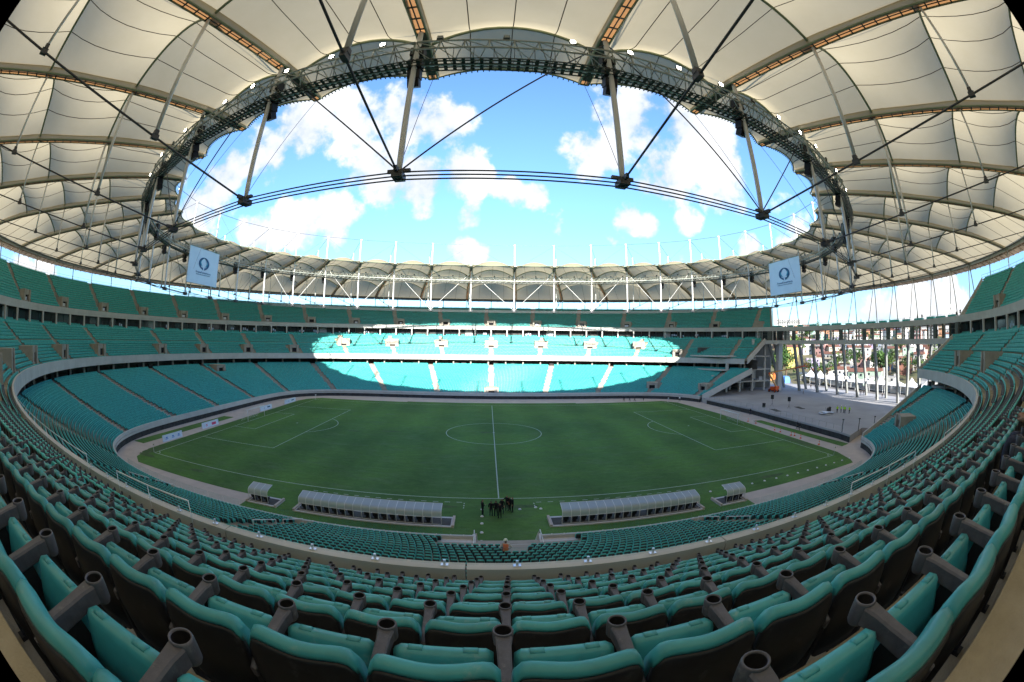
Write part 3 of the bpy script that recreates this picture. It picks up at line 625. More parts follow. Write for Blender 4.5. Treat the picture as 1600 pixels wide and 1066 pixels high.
# platform behind the right-hand goal
plat = MB()
pp = [(62.9, 27.5), (64.6, 6.0), (63.2, -26.6), (62.4, -30.2), (70.5, -27.5), (80, -37), (88, -44), (126, -44), (126, 56), (66, 56)]
n = len(pp); plat.add([(x, y, -0.2) for x, y in pp]+[(x, y, 1.4) for x, y in pp], [tuple(range(n, 2*n))]+[(i, (i+1) % n, n+(i+1) % n, n+i) for i in range(n)])
o = plat.build('platform', 'platform'); tag(o, kind='structure')
mb = MB()
for i in range(3):
    a, b = np.array(pp[i]), np.array(pp[i+1]); nn = np.array([b[1]-a[1], -(b[0]-a[0])]); nn = nn/np.linalg.norm(nn)*0.02
    if nn[0] > 0: nn = -nn
    a2, b2 = a+nn, b+nn
    mb.add([(a2[0], a2[1], -0.1), (b2[0], b2[1], -0.1), (b2[0], b2[1], 1.05), (a2[0], a2[1], 1.05)], [(0, 1, 2, 3)])
tag(mb.build('platform_wall', 'moat_wall'), kind='structure')
# ring beam on slender raking columns across the opening
br = thing('ring_beam_columns', 'row of tall slender concrete columns carrying the ring beam across the opening', 'colonnade')
BEAM = BF
b0, b1 = s_at_y(BEAM, -44), s_at_y(BEAM, 42)
mb = MB(); sweep(mb, BEAM, [(-0.4, 18.0), (-0.4, 19.25), (0.6, 19.25), (0.6, 18.0)], b0, b1, 60); mb.build('ring_beam', 'fascia', br)
cols_f = [(107.0, 41.6), (108.5, 31.5), (111.0, 23.7), (112.4, 14.3), (113.3, 5.1), (113.0, -4.3), (112.4, -13.7), (111, -23), (108, -32)]
cols_b = [(111.5, 44), (115.2, 34.2), (118, 24.8), (119.8, 15.2), (121, 6.2), (120, -4.0), (119.5, -13.5), (118, -23)]
for (x, y) in cols_f:
    uu = s_at_y(BEAM, y-2.4-0.03*max(0, y)); p_, n_ = cframe(BEAM, uu); q = p_+n_*1.2
    mb = MB(); mb.beam((x, y, 1.35), (q[0], q[1], 18.45), 0.80, 0.95, up=(1, 0, 0)); mb.build('column', 'column_concrete', br)
for (x, y) in cols_b:
    uu = s_at_y(BEAM, y-6.0-0.03*max(0, y)); p_, n_ = cframe(BEAM, uu); q = p_+n_*3.4
    mb = MB(); mb.beam((x, y, 1.35), (q[0], q[1], 18.45), 0.72, 0.85, up=(1, 0, 0)); mb.build('column', 'column_concrete', br)
for i in range(26):       # dark posts of the open box level above the beam
    uu = b0+(b1-b0)*(i+0.5)/26; p_, n_ = cframe(BEAM, uu); q = p_+n_*0.5
    mb = MB(); mb.box((q[0], q[1], 20.9), (0.5, 1.5 if i % 3 == 0 else 0.3, 3.3), math.atan2(n_[1], n_[0])); mb.build('post', 'steel_dark', br)
for dz in (20.1, 21.2, 22.0):
    mb = MB(); sweep(mb, BEAM, [(0.3, dz), (0.3, dz+0.09), (0.38, dz+0.09), (0.38, dz)], b0, b1, 60); mb.build('rail', 'steel_dark', br)
for y in (36.5, 10.5, 1):
    mb = MB(); mb.box((114.5, y, 7.2), (6.5, 0.6, 0.8)); mb.build('tie_beam', 'fascia', br)

# ------------------------------------------------------------------ seats
PITCH_N = 0.50; PITCH_F = 0.5
def seat_parts(nx=16, cs=20):
    """detailed folding seat; local x across, y towards the pitch, z up; origin on the floor under the back."""
    W = 0.462; hw = W/2; out = {}
    def sweepx(sec_fn, n):
        mb = MB(); rings = []
        for i in range(n+1):
            t = -1+2*i/n
            rings.append([(x_, y_, z_) for x_, y_, z_ in sec_fn(t)])
        mb.loft(rings); return mb
    def topw(t):        # wavy upper edge: dips in the middle, rounded shoulders
        a = abs(t); e = max(0.0, (a-0.70)/0.30); return -0.012*(0.5+0.5*math.cos(a*PI/0.72 if a < 0.72 else PI)) - 0.062*(1-math.sqrt(max(0.0, 1-e*e)))
    def back_sec(t):
        a = abs(t); x = hw*t; yo = 0.026*a*a; dz = topw(t); bz = 0.05*max(0, (a-0.8)/0.2)**2
        return [(x*0.97, 0.088+yo, 0.42+bz), (x, 0.082+yo, 0.60), (x, 0.066+yo, 0.770+dz), (x*0.99, 0.050+yo, 0.812+dz), (x*0.985, 0.024+yo, 0.830+dz), (x*0.99, -0.004+yo, 0.822+dz), (x, -0.020+yo, 0.806+dz), (x, -0.024+yo, 0.788+dz), (x, -0.008+yo, 0.780+dz), (x, 0.015+yo, 0.60), (x*0.97, 0.022+yo, 0.43+bz)]
    out['backrest'] = sweepx(back_sec, nx)
    def shell_sec(t):
        a = abs(t); x = hw*t*1.004; yo = 0.026*a*a; dz = topw(t); bz = 0.10*max(0, (a-0.75)/0.25)**2
        return [(x, -0.004+yo, 0.776+dz), (x, -0.029+yo, 0.786+dz), (x, -0.035+yo, 0.770+dz), (x*0.995, -0.040+yo, 0.752+dz), (x, -0.050+yo, 0.58), (x*0.98, -0.045+yo, 0.36+bz), (x*0.97, -0.030+yo, 0.27+bz), (x*0.96, 0.010+yo, 0.30+bz), (x, 0.010+yo, 0.60)]
    out['back_shell'] = sweepx(shell_sec, max(5, nx-2))
    def pad_sec(t):
        a = abs(t); x = 0.208*t; e = max(0.0, (a-0.84)/0.16)**2; dz = -0.018*e; th = 0.008*e
        q = [(0.180, 0.395), (0.212+th, 0.50), (0.250+th, 0.592+dz), (0.260+th, 0.618+dz), (0.284, 0.633+dz), (0.322-th, 0.627+dz), (0.338-th, 0.596+dz), (0.326-th, 0.50), (0.28, 0.40), (0.22, 0.37)]
        return [(x, y_, z_) for y_, z_ in q]
    out['seat_pad'] = sweepx(pad_sec, max(5, nx-2))
    if nx > 8:
        for x_ in (-0.115, 0.115): out['seat_pad'].hexa([(x_-0.035, 0.275, 0.622), (x_+0.035, 0.275, 0.622), (x_+0.035, 0.318, 0.620), (x_-0.035, 0.318, 0.620), (x_-0.028, 0.285, 0.641), (x_+0.028, 0.285, 0.641), (x_+0.028, 0.312, 0.639), (x_-0.028, 0.312, 0.639)])
    ax = -PITCH_N/2
    mb = MB(); rings = []
    for y, zt, wd, h in ((-0.035, 0.600, 0.028, 0.060), (0.03, 0.628, 0.046, 0.080), (0.12, 0.642, 0.053, 0.080), (0.22, 0.650, 0.057, 0.078), (0.31, 0.660, 0.062, 0.078), (0.372, 0.664, 0.074, 0.078)):
        x = wd/2; b_ = 0.008; zb = zt-h
        rings.append([(ax-x*0.8+b_, y, zb), (ax+x*0.8-b_, y, zb), (ax+x*0.85, y, zb+b_), (ax+x, y, zt-b_), (ax+x-b_, y, zt), (ax-x+b_, y, zt), (ax-x, y, zt-b_), (ax-x*0.85, y, zb+b_)])
    mb.loft(rings); out['armrest'] = mb
    mb = MB(); mb.lathe([(0.0, 0.572), (0.033, 0.574), (0.041, 0.588), (0.0445, 0.630), (0.0455, 0.668), (0.0435, 0.674), (0.0375, 0.674), (0.0355, 0.668)], (ax, 0.405, 0), cs); mb.cm = 1; mb.lathe([(0.0355, 0.668), (0.033, 0.60), (0.0, 0.588)], (ax, 0.405, 0), cs); mb.cm = 0; out['cup_holder'] = mb
    mb = MB(); mb.hexa([(ax-0.018, -0.03, 0.0), (ax+0.018, -0.03, 0.0), (ax+0.018, 0.10, 0.0), (ax-0.018, 0.10, 0.0), (ax-0.018, -0.02, 0.585), (ax+0.018, -0.02, 0.585), (ax+0.018, 0.13, 0.575), (ax-0.018, 0.13, 0.575)]); mb.box((ax, 0.04, 0.012), (0.07, 0.2, 0.024)); mb.hexa([(ax-0.012, 0.13, 0.36), (ax+0.012, 0.13, 0.36), (ax+0.012, 0.27, 0.36), (ax-0.012, 0.27, 0.36), (ax-0.012, 0.10, 0.56), (ax+0.012, 0.10, 0.56), (ax+0.012, 0.24, 0.575), (ax-0.012, 0.24, 0.575)]); out['support_leg'] = mb
    return out
PM = {'backrest': 'teal_near', 'back_shell': 'seat_shell', 'seat_pad': 'teal_near', 'armrest': 'arm_plastic', 'cup_holder': 'arm_plastic', 'support_leg': 'seat_shell'}
full = seat_parts()
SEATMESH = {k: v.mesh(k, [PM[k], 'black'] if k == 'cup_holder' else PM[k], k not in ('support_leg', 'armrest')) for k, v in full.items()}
# rows of places: (x, y, z, heading, row)
def blocked(u, half, fn, aisles, per):
    for a in aisles:
        d = abs((u-a+0.5) % 1-0.5)*per
        if d < half: return True
    return False
def row_places(fn, z, u0, u1, pitch, aisles, half, ports, k, anchor=None):
    uu = np.linspace(u0, u1, 1500); P = fn(uu); L_ = np.r_[0, np.cumsum(np.linalg.norm(np.diff(P, axis=0), axis=1))]
    if anchor is None: d = np.arange(pitch*0.8, L_[-1]-pitch*0.6, pitch)
    else:
        near_i = np.argmin(np.abs(uu-1.0)+0*P[:, 0]); L0 = np.interp(1.0, uu, L_); st = (L0+anchor) % pitch
        d = np.arange(st, L_[-1]-pitch*0.6, pitch); d = d[d > pitch*0.6]
    us = np.interp(d, L_, uu); X = fn(us); Nn = normal_of(fn, us); per = L_[-1]/(u1-u0); um = us % 1.0
    ok = np.ones(len(us), bool)
    A = np.array(aisles); dd = np.abs((um[:, None]-A[None]+0.5) % 1-0.5)*per; ok &= (dd.min(1) > half)
    for s_, a, b, hw in ports:
        if a-0.5 <= k <= b+0.5: ok &= (np.abs((um-s_+0.5) % 1-0.5)*per > hw)
    return np.c_[X, np.full(len(us), z), np.arctan2(-Nn[:, 1], -Nn[:, 0])-PI/2, np.full(len(us), k)][ok]
low_pl = []
for k in range(NL):
    fn = low_fn(k); u0, u1 = low_rng(fn, k/(NL-1))
    q = row_places(fn, low_z(k), u0+0.001, u1-0.001, PITCH_F, AISLE_L[1:], 0.95, [(s, a, b, 2.2) for s, a, b in PORT_L], k)
    if k < 4: q = q[~((np.abs(q[:, 0]-0.35) < 5.4) & (q[:, 1] < 0))]
    elif k < 7: q = q[~((np.abs(q[:, 0]-0.75) < 0.7) & (q[:, 1] < 0))]
    low_pl.append(q)
near_pl = []; mid_pl = []
for k in range(NM):
    fn = mid_fn(k); u0, u1 = mid_rng(fn, k/(NM-1)); dcam = MIDB[k]+CAM[1]
    ports = [(s, a, b, 2.0 if a < 6 else 2.5) for s, a, b in PORT_M]
    q = row_places(fn, mid_z(k), u0+0.001, u1-0.001, PITCH_N, AISLE_M, 0.82, ports, k, anchor=-0.353 if k == 7 else -1.261+0.06*(-dcam)+PITCH_N/2)
    mid_pl.append(q)
mid_all = np.concatenate(mid_pl)
up_pl = []
for k in range(NU):
    fn = up_fn(k); u0, u1 = up_rng(fn, k/(NU-1))
    up_pl.append(row_places(fn, up_z(k), u0+0.001, u1-0.001, PITCH_F, [a+0.003 for a in AISLE_U], 0.85, [(a, 1, 4, 1.9) for a in AISLE_U], k))
box_pl = []
for j, (off, z) in enumerate(((1.4, 19.45), (2.5, 19.8))):
    fn = lambda u, off=off: BF(u)+normal_of(BF, u)*off
    box_pl.append(row_places(fn, z, m0, m1, 0.62, [i/nbc for i in range(nbc)], 0.6, [], -1))
fwd = f_
def seen(A, deg=97):
    d = A[:, :3]+np.array([0, 0, 0.5])-CAM; d = d/np.linalg.norm(d, axis=1, keepdims=True); return d@fwd > math.cos(math.radians(deg))
dist = np.linalg.norm(mid_all[:, :3]+np.array([0, 0, 0.6])-CAM, axis=1)
# the photographer's own place in row eight is kept clear
free = ~((np.abs(mid_all[:, 0]-CAM[0]) < 1.1) & (mid_all[:, 4] == 8))
mid_all = mid_all[free & ((mid_all[:, 4] < 9) | (mid_all[:, 1] > -55) | (np.abs(mid_all[:, 0]) > 16))]
mid_all = mid_all[seen(mid_all, 100)]
dist = np.linalg.norm(mid_all[:, :3]+np.array([0, 0, 0.6])-CAM, axis=1)
order = np.argsort(dist); near = mid_all[order[:300]]; rest = mid_all[order[300:]]; rest_d = dist[order[300:]]
ROWN = ['front', 'second', 'third', 'fourth', 'fifth', 'sixth', 'seventh', 'eighth', 'ninth']
cnt = {}
for x, y, z, h, k in sorted(map(tuple, near), key=lambda q: (q[4], abs(q[0]-CAM[0]-0.06*(q[1]-CAM[1])))):
    mid_x = CAM[0]+0.06*(y-CAM[1]); side = 'left' if x < mid_x else 'right'
    i = cnt.get((k, side), 0); cnt[(k, side)] = i+1
    e = thing('stadium_chair', 'teal folding seat in %s row behind the parapet, %s to the %s of the middle' % (ROWN[int(k)], ordn(i), side), 'seat', (x, y, z), h, 'folding seats in the near rows')
    arm = None
    for pn in ('backrest', 'back_shell', 'seat_pad', 'armrest', 'support_leg'):
        o = obj(pn, SEATMESH[pn], e)
        if pn == 'armrest': arm = o
        if pn == 'seat_pad':
            if k == 7 and abs(x-3.86) < 0.26: o.matrix_local = Matrix.Translation((0, 0.24, 0.40)) @ Matrix.Rotation(-1.25, 4, 'X') @ Matrix.Translation((0, -0.24, -0.40))
            else: o.rotation_euler = (rnd.uniform(-0.03, 0.02), 0, 0)
    obj('cup_holder', SEATMESH['cup_holder'], arm)
# everything further: one joined mesh of low, still fully shaped seats
def tri_arrays(parts, mats):
    V = []; F = []; MI = []; o = 0
    for pn, mb in parts:
        V += mb.v; 
        for f in mb.f:
            for i in range(1, len(f)-1): F.append((f[0]+o, f[i]+o, f[i+1]+o)); MI.append(mats.index(PM2[pn]))
        o += len(mb.v)
    return np.array(V, np.float32), np.array(F, np.int32), np.array(MI, np.int32)
PM2 = {'backrest': 'teal_seat', 'back_shell': 'seat_shell', 'seat_pad': 'teal_seat', 'armrest': 'arm_plastic', 'cup_holder': 'arm_plastic', 'support_leg': 'seat_shell'}
MATS = ['teal_seat', 'seat_shell', 'arm_plastic']
mp = seat_parts(6, 8)
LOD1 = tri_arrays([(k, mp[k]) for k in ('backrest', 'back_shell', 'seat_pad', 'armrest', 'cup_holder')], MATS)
def low_seat():
    b = MB(); b.hexa([(-0.205, 0.0, 0.42), (0.205, 0.0, 0.42), (0.205, 0.09, 0.42), (-0.205, 0.09, 0.42), (-0.17, -0.03, 0.84), (0.17, -0.03, 0.84), (0.17, 0.03, 0.84), (-0.17, 0.03, 0.84)])
    s = MB(); s.hexa([(-0.195, -0.075, 0.40), (0.195, -0.075, 0.40), (0.195, -0.004, 0.40), (-0.195, -0.004, 0.40), (-0.19, -0.07, 0.78), (0.19, -0.07, 0.78), (0.19, -0.034, 0.78), (-0.19, -0.034, 0.78)])
    p_ = MB(); p_.hexa([(-0.21, 0.18, 0.32), (0.21, 0.18, 0.32), (0.21, 0.28, 0.32), (-0.21, 0.28, 0.32), (-0.18, 0.25, 0.60), (0.18, 0.25, 0.60), (0.18, 0.33, 0.60), (-0.18, 0.33, 0.60)])
    return tri_arrays([('backrest', b), ('back_shell', s), ('seat_pad', p_)], MATS)
LOD2 = low_seat()
def place(lod, A):
    V, F, MI = lod; n = len(A); c, s = np.cos(A[:, 3]), np.sin(A[:, 3])
    X = c[:, None]*V[None, :, 0]-s[:, None]*V[None, :, 1]+A[:, 0:1]; Y = s[:, None]*V[None, :, 0]+c[:, None]*V[None, :, 1]+A[:, 1:2]; Z = V[None, :, 2]+A[:, 2:3]
    VV = np.stack([X, Y, Z], -1).reshape(-1, 3); FF = (F[None]+(np.arange(n)*len(V))[:, None, None]).reshape(-1, 3)
    return VV, FF, np.tile(MI, n)
far_pl = np.concatenate(low_pl+up_pl+box_pl); far_pl = far_pl[seen(far_pl, 98)]
nl1 = rest[rest_d < 45]; far2 = np.concatenate([far_pl, rest[rest_d >= 45]])
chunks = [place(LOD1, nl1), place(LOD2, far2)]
off = 0; VV = []; FF = []; MM = []
for v, f, m in chunks: VV.append(v); FF.append(f+off); MM.append(m); off += len(v)
VV = np.concatenate(VV).astype(np.float32); FF = np.concatenate(FF).astype(np.int32); MM = np.concatenate(MM).astype(np.int32)
me = bpy.data.meshes.new('stadium_seats'); me.vertices.add(len(VV)); me.vertices.foreach_set('co', VV.ravel()); me.loops.add(len(FF)*3); me.loops.foreach_set('vertex_index', FF.ravel())
me.polygons.add(len(FF)); me.polygons.foreach_set('loop_start', np.arange(len(FF), dtype=np.int32)*3); me.polygons.foreach_set('loop_total', np.full(len(FF), 3, np.int32)); me.polygons.foreach_set('material_index', MM)
for m in MATS: me.materials.append(MAT[m])
me.update(calc_edges=True); me.validate()
tag(obj('stadium_seats', me), 'rows upon rows of teal seats filling the stands around the pitch', 'seats', kind='stuff')
print('seats', len(near), len(nl1), len(far2), 'tris', len(FF))

# ------------------------------------------------------------------ balustrades and rails on the near parapet
gb = thing('glass_balustrade', 'clear glass panels in small silver brackets on top of the near parapet', 'balustrade')
npan = 22
xs = np.linspace(-15.4, 15.4, npan+1)
bk = MB(); bk.box((0, 0, 0.012), (0.15, 0.10, 0.02)); bk.box((0, 0, 0.07), (0.05, 0.045, 0.12)); bk = bk.mesh('bracket', 'chrome')
def mid_y(x): return -69.2*(1-(abs(x)/92)**2.3)**(1/2.3)
for i in range(npan):
    a, b = xs[i]+0.04, xs[i+1]-0.04; ya, yb = mid_y(a)-0.13, mid_y(b)-0.13
    mb = MB(); mb.hexa([(a, ya-0.008, 12.985), (b, yb-0.008, 12.985), (b, yb+0.008, 12.985), (a, ya+0.008, 12.985), (a, ya-0.008, 13.40), (b, yb-0.008, 13.40), (b, yb+0.008, 13.40), (a, ya+0.008, 13.40)])
    mb.build('glass_panel', 'glass', gb)
    xm = (a+b)/2; o = obj('bracket', bk, gb, (xm, mid_y(xm)-0.13, 12.952))
def guard(x0, x1, z, label, nn):
    xs_ = np.linspace(x0, x1, 14); t = thing('handrail', label, 'handrail', group='handrails above the near parapet')
    mb = MB(); mb.tube([(x, mid_y(x)-0.32, z) for x in xs_], 0.022, 8); mb.build('top_rail', 'chrome', t, smooth=True)
    for x in np.linspace(x0, x1, nn):
        mb = MB(); mb.tube([(x, mid_y(x)-0.32, z), (x, mid_y(x)-0.36, 12.3)], 0.010, 8); mb.build('post', 'chrome', t, smooth=True)
guard(-32.0, -14.6, 13.45, 'long silver handrail at the left end of the near parapet', 7)
guard(-12.1, -8.4, 13.45, 'short silver handrail at an aisle foot on the left of the near parapet', 3)
guard(8.7, 14.0, 13.45, 'short silver handrail at an aisle foot on the right of the near parapet', 3)
guard(18.8, 52.0, 13.35, 'long silver handrail at the right end of the near parapet', 9)
# glass screen on the pitch-side wall of the near lower tier
ps = thing('pitchside_screen', 'low clear glass screen with white clamps along the wall before the near lower seats', 'balustrade')
ck = MB(); ck.box((0, 0, 0), (0.10, 0.07, 0.10)); ck = ck.mesh('clamp', 'white_paint')
for rng_ in ((-46, -2.6, 20), (3.3, 46, 20)):
    xs = np.linspace(rng_[0], rng_[1], rng_[2]+1)
    for i in range(rng_[2]):
        a, b = xs[i]+0.05, xs[i+1]-0.05; ya, yb = [-47*(1-(abs(x)/64)**5)**0.2-0.1 for x in (a, b)]
        mb = MB(); mb.hexa([(a, ya-0.008, 1.79), (b, yb-0.008, 1.79), (b, yb+0.008, 1.79), (a, ya+0.008, 1.79), (a, ya-0.008, 2.7), (b, yb-0.008, 2.7), (b, yb+0.008, 2.7), (a, ya+0.008, 2.7)])
        mb.build('glass_panel', 'glass', ps)
        for fr in (0.25, 0.75):
            x = a+(b-a)*fr; obj('clamp', ck, ps, (x, ya+(yb-ya)*fr+0.0, 2.0))
# handrails on a few near lower aisles
for i, s_ in enumerate((1/24, 2/24, 22/24, 23/24)):
    t = thing('aisle_rail', 'pale handrail on the %s aisle of the near lower tier, %s of the tunnel' % (('inner', 'outer', 'outer', 'inner')[i], 'right' if s_ < 0.5 else 'left'), 'handrail', group='aisle handrails in the near lower tier')
    for j, (k0, k1) in enumerate(((0, 3), (4, 7))):
        pts = []
        for k in (k0, k1):
            p_, n_ = cframe(low_fn(k), s_); pts.append((p_[0], p_[1], low_z(k)+0.95))
        mb = MB(); mb.tube(pts, 0.035, 6)
        for q in pts: mb.tube([q, (q[0], q[1], q[2]-0.95)], 0.03, 6)
        mb.build('rail', 'white_paint', t)


# ------------------------------------------------------------------ cable roof
NB = 36
def sup(a, b, n):
    t = (np.arange(NB)+0.5)/NB*2*PI-PI/2; c, s = np.cos(t), np.sin(t)
    return np.c_[a*np.sign(c)*abs(c)**(2/n), b*np.sign(s)*abs(s)**(2/n)]
MR, OR, IR = sup(72, 53.5, 2.1), sup(118, 103.5, 2.05), sup(66.5, 46.0, 2.15)
tq = (np.arange(720)+0.5)/720*2*PI-PI/2; OCp = np.c_[118*np.sign(np.cos(tq))*abs(np.cos(tq))**(2/2.05), 103.5*np.sign(np.sin(tq))*abs(np.sin(tq))**(2/2.05)]
def OCS(u_):
    v = np.mod(np.asarray(u_, float), 1.0)*720-0.5
    return np.stack([np.interp(v, np.arange(-1, 721), np.r_[OCp[-1:, 0], OCp[:, 0], OCp[:1, 0]]), np.interp(v, np.arange(-1, 721), np.r_[OCp[-1:, 1], OCp[:, 1], OCp[:1, 1]])], -1)
roof = thing('stadium_roof', 'cream fabric ring roof hung on cables and white masts around an oval opening', 'roof')
ZI, ZM, ZO = 41.0, 40.6, 37.2
TT = [-1.0, -0.04, 0.20, 0.44, 0.68, 1.0]          # -1 stands for the inner edge
def axis_pt(i, t):
    i %= NB
    if t < 0:
        f = (-t) if t >= -1 else 1.0
        return MR[i]*(1-f)+IR[i]*f
    return MR[i]*(1-t)+OR[i]*t
def axis_z(t):
    return ZM+(ZI-ZM)*(-t) if t < 0 else ZM+(ZO-ZM)*t-0.85*max(0.0, (t-0.68)/0.32)**2
ARCH_T = [-0.30, 0.20, 0.44, 0.68]; RISE = 2.3
BOUND = [-1.0]+ARCH_T+[1.0]
def mem_pt(i, s, t, rise):
    a, b = axis_pt(i, t), axis_pt(i+1, t); p_ = a*(1-s)+b*s
    if t > 0.68: p_ = p_+(OCS((i+0.5+s)/NB)*1.002-(OR[i % NB]*(1-s)+OR[(i+1) % NB]*s))*((t-0.68)/0.32)
    wd = np.linalg.norm(b-a)/12.8
    return np.array([p_[0], p_[1], axis_z(t)+0.35+rise*wd*4*s*(1-s)])
def rise_at(j, f):      # j = field index, f 0..1 across it
    r0 = 0.0 if j == 0 else RISE; r1 = 0.0 if j == len(BOUND)-2 else RISE
    base = r0*(1-f)+r1*f
    sag = 0.95 if 0 < j < len(BOUND)-2 else 0.55
    return base-sag*4*f*(1-f)
def edge_in(i, s):      # scalloped inner edge, bowed outwards between the trusses
    a, b = axis_pt(i, -1), axis_pt(i+1, -1); p_ = a*(1-s)+b*s; m_ = (MR[i % NB]+MR[(i+1) % NB])/2; d = m_-(a+b)/2; d = d/np.linalg.norm(d)
    return p_+d*1.5*4*s*(1-s)
for i in range(NB):
    mb = MB()
    for j in range(len(BOUND)-1):
        G = []
        for q in range(7):
            f = q/6; t = BOUND[j]*(1-f)+BOUND[j+1]*f; row = []
            for k in range(13):
                s0 = 0.42/np.linalg.norm(axis_pt(i+1, t)-axis_pt(i, t)); s = s0+(1-2*s0)*k/12; p_ = mem_pt(i, s, t, rise_at(j, f))
                if j == 0:
                    e_ = edge_in(i, s); p_[:2] = e_*(1-f)+p_[:2]*f
                row.append(p_)
            G.append(row)
        mb.grid(G)
    mb.build('membrane_panel', 'membrane', roof, smooth=True)
    # inner edge cable with lacing
    mb = MB(); pts = [np.r_[edge_in(i, s), axis_z(-1)+0.35] for s in np.linspace(0, 1, 13)]; mb.tube(pts, 0.10, 6)
    for s in np.linspace(0.03, 0.97, 26):
        e_ = edge_in(i, s); c = (axis_pt(i, 0)+axis_pt(i+1, 0))/2; d = -(c)/np.linalg.norm(c); mb.beam((e_[0], e_[1], axis_z(-1)+0.33), (e_[0]+d[0]*0.30, e_[1]+d[1]*0.30, axis_z(-1)+0.28), 0.10, 0.06)
    mb.build('edge_cable', 'arch_steel', roof)
    for j, t in enumerate(ARCH_T):
        mb = MB(); mb.tube([mem_pt(i, s, t, RISE)-np.array([0, 0, 0.16]) for s in np.linspace(0, 1, 13)], 0.15, 6); mb.build('arch_rib', 'arch_steel', roof, smooth=True)
    mb = MB()
    for s in (0.25, 0.5, 0.75):
        for j in range(len(BOUND)-1):
            pts = []
            for q in range(7):
                f = q/6; t = BOUND[j]*(1-f)+BOUND[j+1]*f; p_ = mem_pt(i, s, t, rise_at(j, f))
                if j == 0: p_[:2] = edge_in(i, s)*(1-f)+p_[:2]*f
                pts.append(p_-np.array([0, 0, 0.05]))
            mb.tube(pts, 0.042, 4)
    mb.build('seam_cable', 'seam', roof)
def cable_z(t): return 27.6+(36.8-27.6)*t
TOPZ = 49.5
for i in range(NB):
    a, b = axis_pt(i, -0.9), axis_pt(i, 1.0); d = (b-a)/np.linalg.norm(b-a); sd = np.array([-d[1], d[0]])
    tr = MB(); ts = np.linspace(-0.95, 0.99, 16)
    P3 = [np.r_[axis_pt(i, t), axis_z(t)+0.06] for t in ts]
    off = np.r_[sd*0.42, 0.0]
    for sg in (-1, 1): tr.tube([p_+off*sg for p_ in P3], 0.10, 6)
    for p_ in (P3[0], P3[-1]): tr.beam(p_+off, p_-off, 0.2, 0.2)
    tr.build('radial_truss', 'arch_steel', roof)
    lad = MB(); Lr = np.linalg.norm(b-a); nr = int(Lr/0.85)
    for k in range(nr):
        t = -0.85+(0.98+0.85)*k/nr; p_ = np.r_[axis_pt(i, t), axis_z(t)+0.03]; lad.beam(p_+off, p_-off, 0.15, 0.08)
    lad.tube([np.r_[axis_pt(i, t), axis_z(t)+0.03] for t in ts], 0.06, 4)
    lad.build('truss_rung', 'steel_dark', roof)
    cv = MB(); cv.grid([[p_+off*0.98+np.array([0, 0, 0.0]), p_-off*0.98+np.array([0, 0, 0.0])] for p_ in P3]); cv.build('truss_cover', 'ladder_tan', roof)
    for sg in (-1, 1):
        cv = MB(); cv.grid([[p_+off*sg*1.0+np.array([0, 0, 0.02]), p_+off*sg*1.35+np.array([0, 0, 0.62])] for p_ in P3]); cv.build('edge_flap', 'membrane', roof)
    m_ = MR[i]
    mb = MB(); mb.tube([(m_[0], m_[1], 27.5), (m_[0], m_[1], 28.6), (m_[0], m_[1], 48.4), (m_[0], m_[1], TOPZ)], [0.14, 0.21, 0.21, 0.12], 10); mast = mb.build('mast', 'mast_white', roof, smooth=True)
    cl = MB(); rz = math.atan2(d[1], d[0]); cl.box((m_[0], m_[1], 27.5), (1.0, 0.7, 0.42), rz); cl.box((m_[0]+d[0]*0.55, m_[1]+d[1]*0.55, 27.75), (0.7, 0.2, 0.3), rz); cl.box((m_[0], m_[1], 27.85), (0.25, 1.5, 0.22), rz); cl.build('cable_clamp', 'cable', mast)
    mb = MB(); mb.box((m_[0], m_[1], TOPZ), (0.7, 0.5, 0.35), rz); mb.build('mast_head', 'mast_white', mast)
    # lower radial cable with two props, upper radial cable with one
    mb = MB(); mb.tube([np.r_[axis_pt(i, t), cable_z(t)] for t in np.linspace(0.01, 1, 8)], 0.075, 6); lc = mb.build('lower_cable', 'cable', roof, smooth=True)
    for t, r in ((0.20, 0.17), (0.44, 0.13)):
        q = axis_pt(i, t); mb = MB(); mb.tube([(q[0], q[1], cable_z(t)+0.25), (q[0], q[1], axis_z(t)-0.1)], r, 8); mb.build('prop', 'mast_white', lc, smooth=True)
        mb = MB(); mb.box((q[0], q[1], cable_z(t)), (0.6, 0.3, 0.34), rz); mb.box((q[0], q[1], cable_z(t)+0.3), (0.36, 0.36, 0.3), rz); mb.build('prop_clamp', 'cable', lc)
    mb = MB(); mb.tube([np.r_[axis_pt(i, t), TOPZ+(37.8-TOPZ)*t] for t in np.linspace(0.0, 1, 6)], 0.06, 5); uc = mb.build('upper_cable', 'cable', roof)
    q = axis_pt(i, 0.20); mb = MB(); mb.tube([(q[0], q[1], axis_z(0.2)+0.2), (q[0], q[1], TOPZ+(37.8-TOPZ)*0.2)], 0.14, 8); mb.build('upper_prop', 'mast_white', uc, smooth=True)
    # fore stay to the tip of the truss
    q = axis_pt(i, -0.95); mb = MB(); mb.tube([(m_[0], m_[1], 28.0), (q[0], q[1], axis_z(-0.95))], 0.025, 4); mb.build('fore_stay', 'cable', roof)
    if i % 2 == 1:
        for sg in (-1, 1):
            k = MR[(i+sg) % NB]; mb = MB(); mb.tube([(m_[0], m_[1], 27.8), (k[0], k[1], 40.2)], 0.06, 5); mb.build('ring_brace', 'cable' if m_[1] < 20 else 'mast_white', roof)  # sunlit look put into colour: far braces white, backlit near ones dark
            mb = MB(); mb.tube([(m_[0], m_[1], 41.2), (k[0], k[1], TOPZ-0.2)], 0.022, 4); mb.build('upper_brace', 'cable', roof)
def ring_pts(Q, z): return [np.r_[Q[i % NB], z] for i in range(NB+1)]
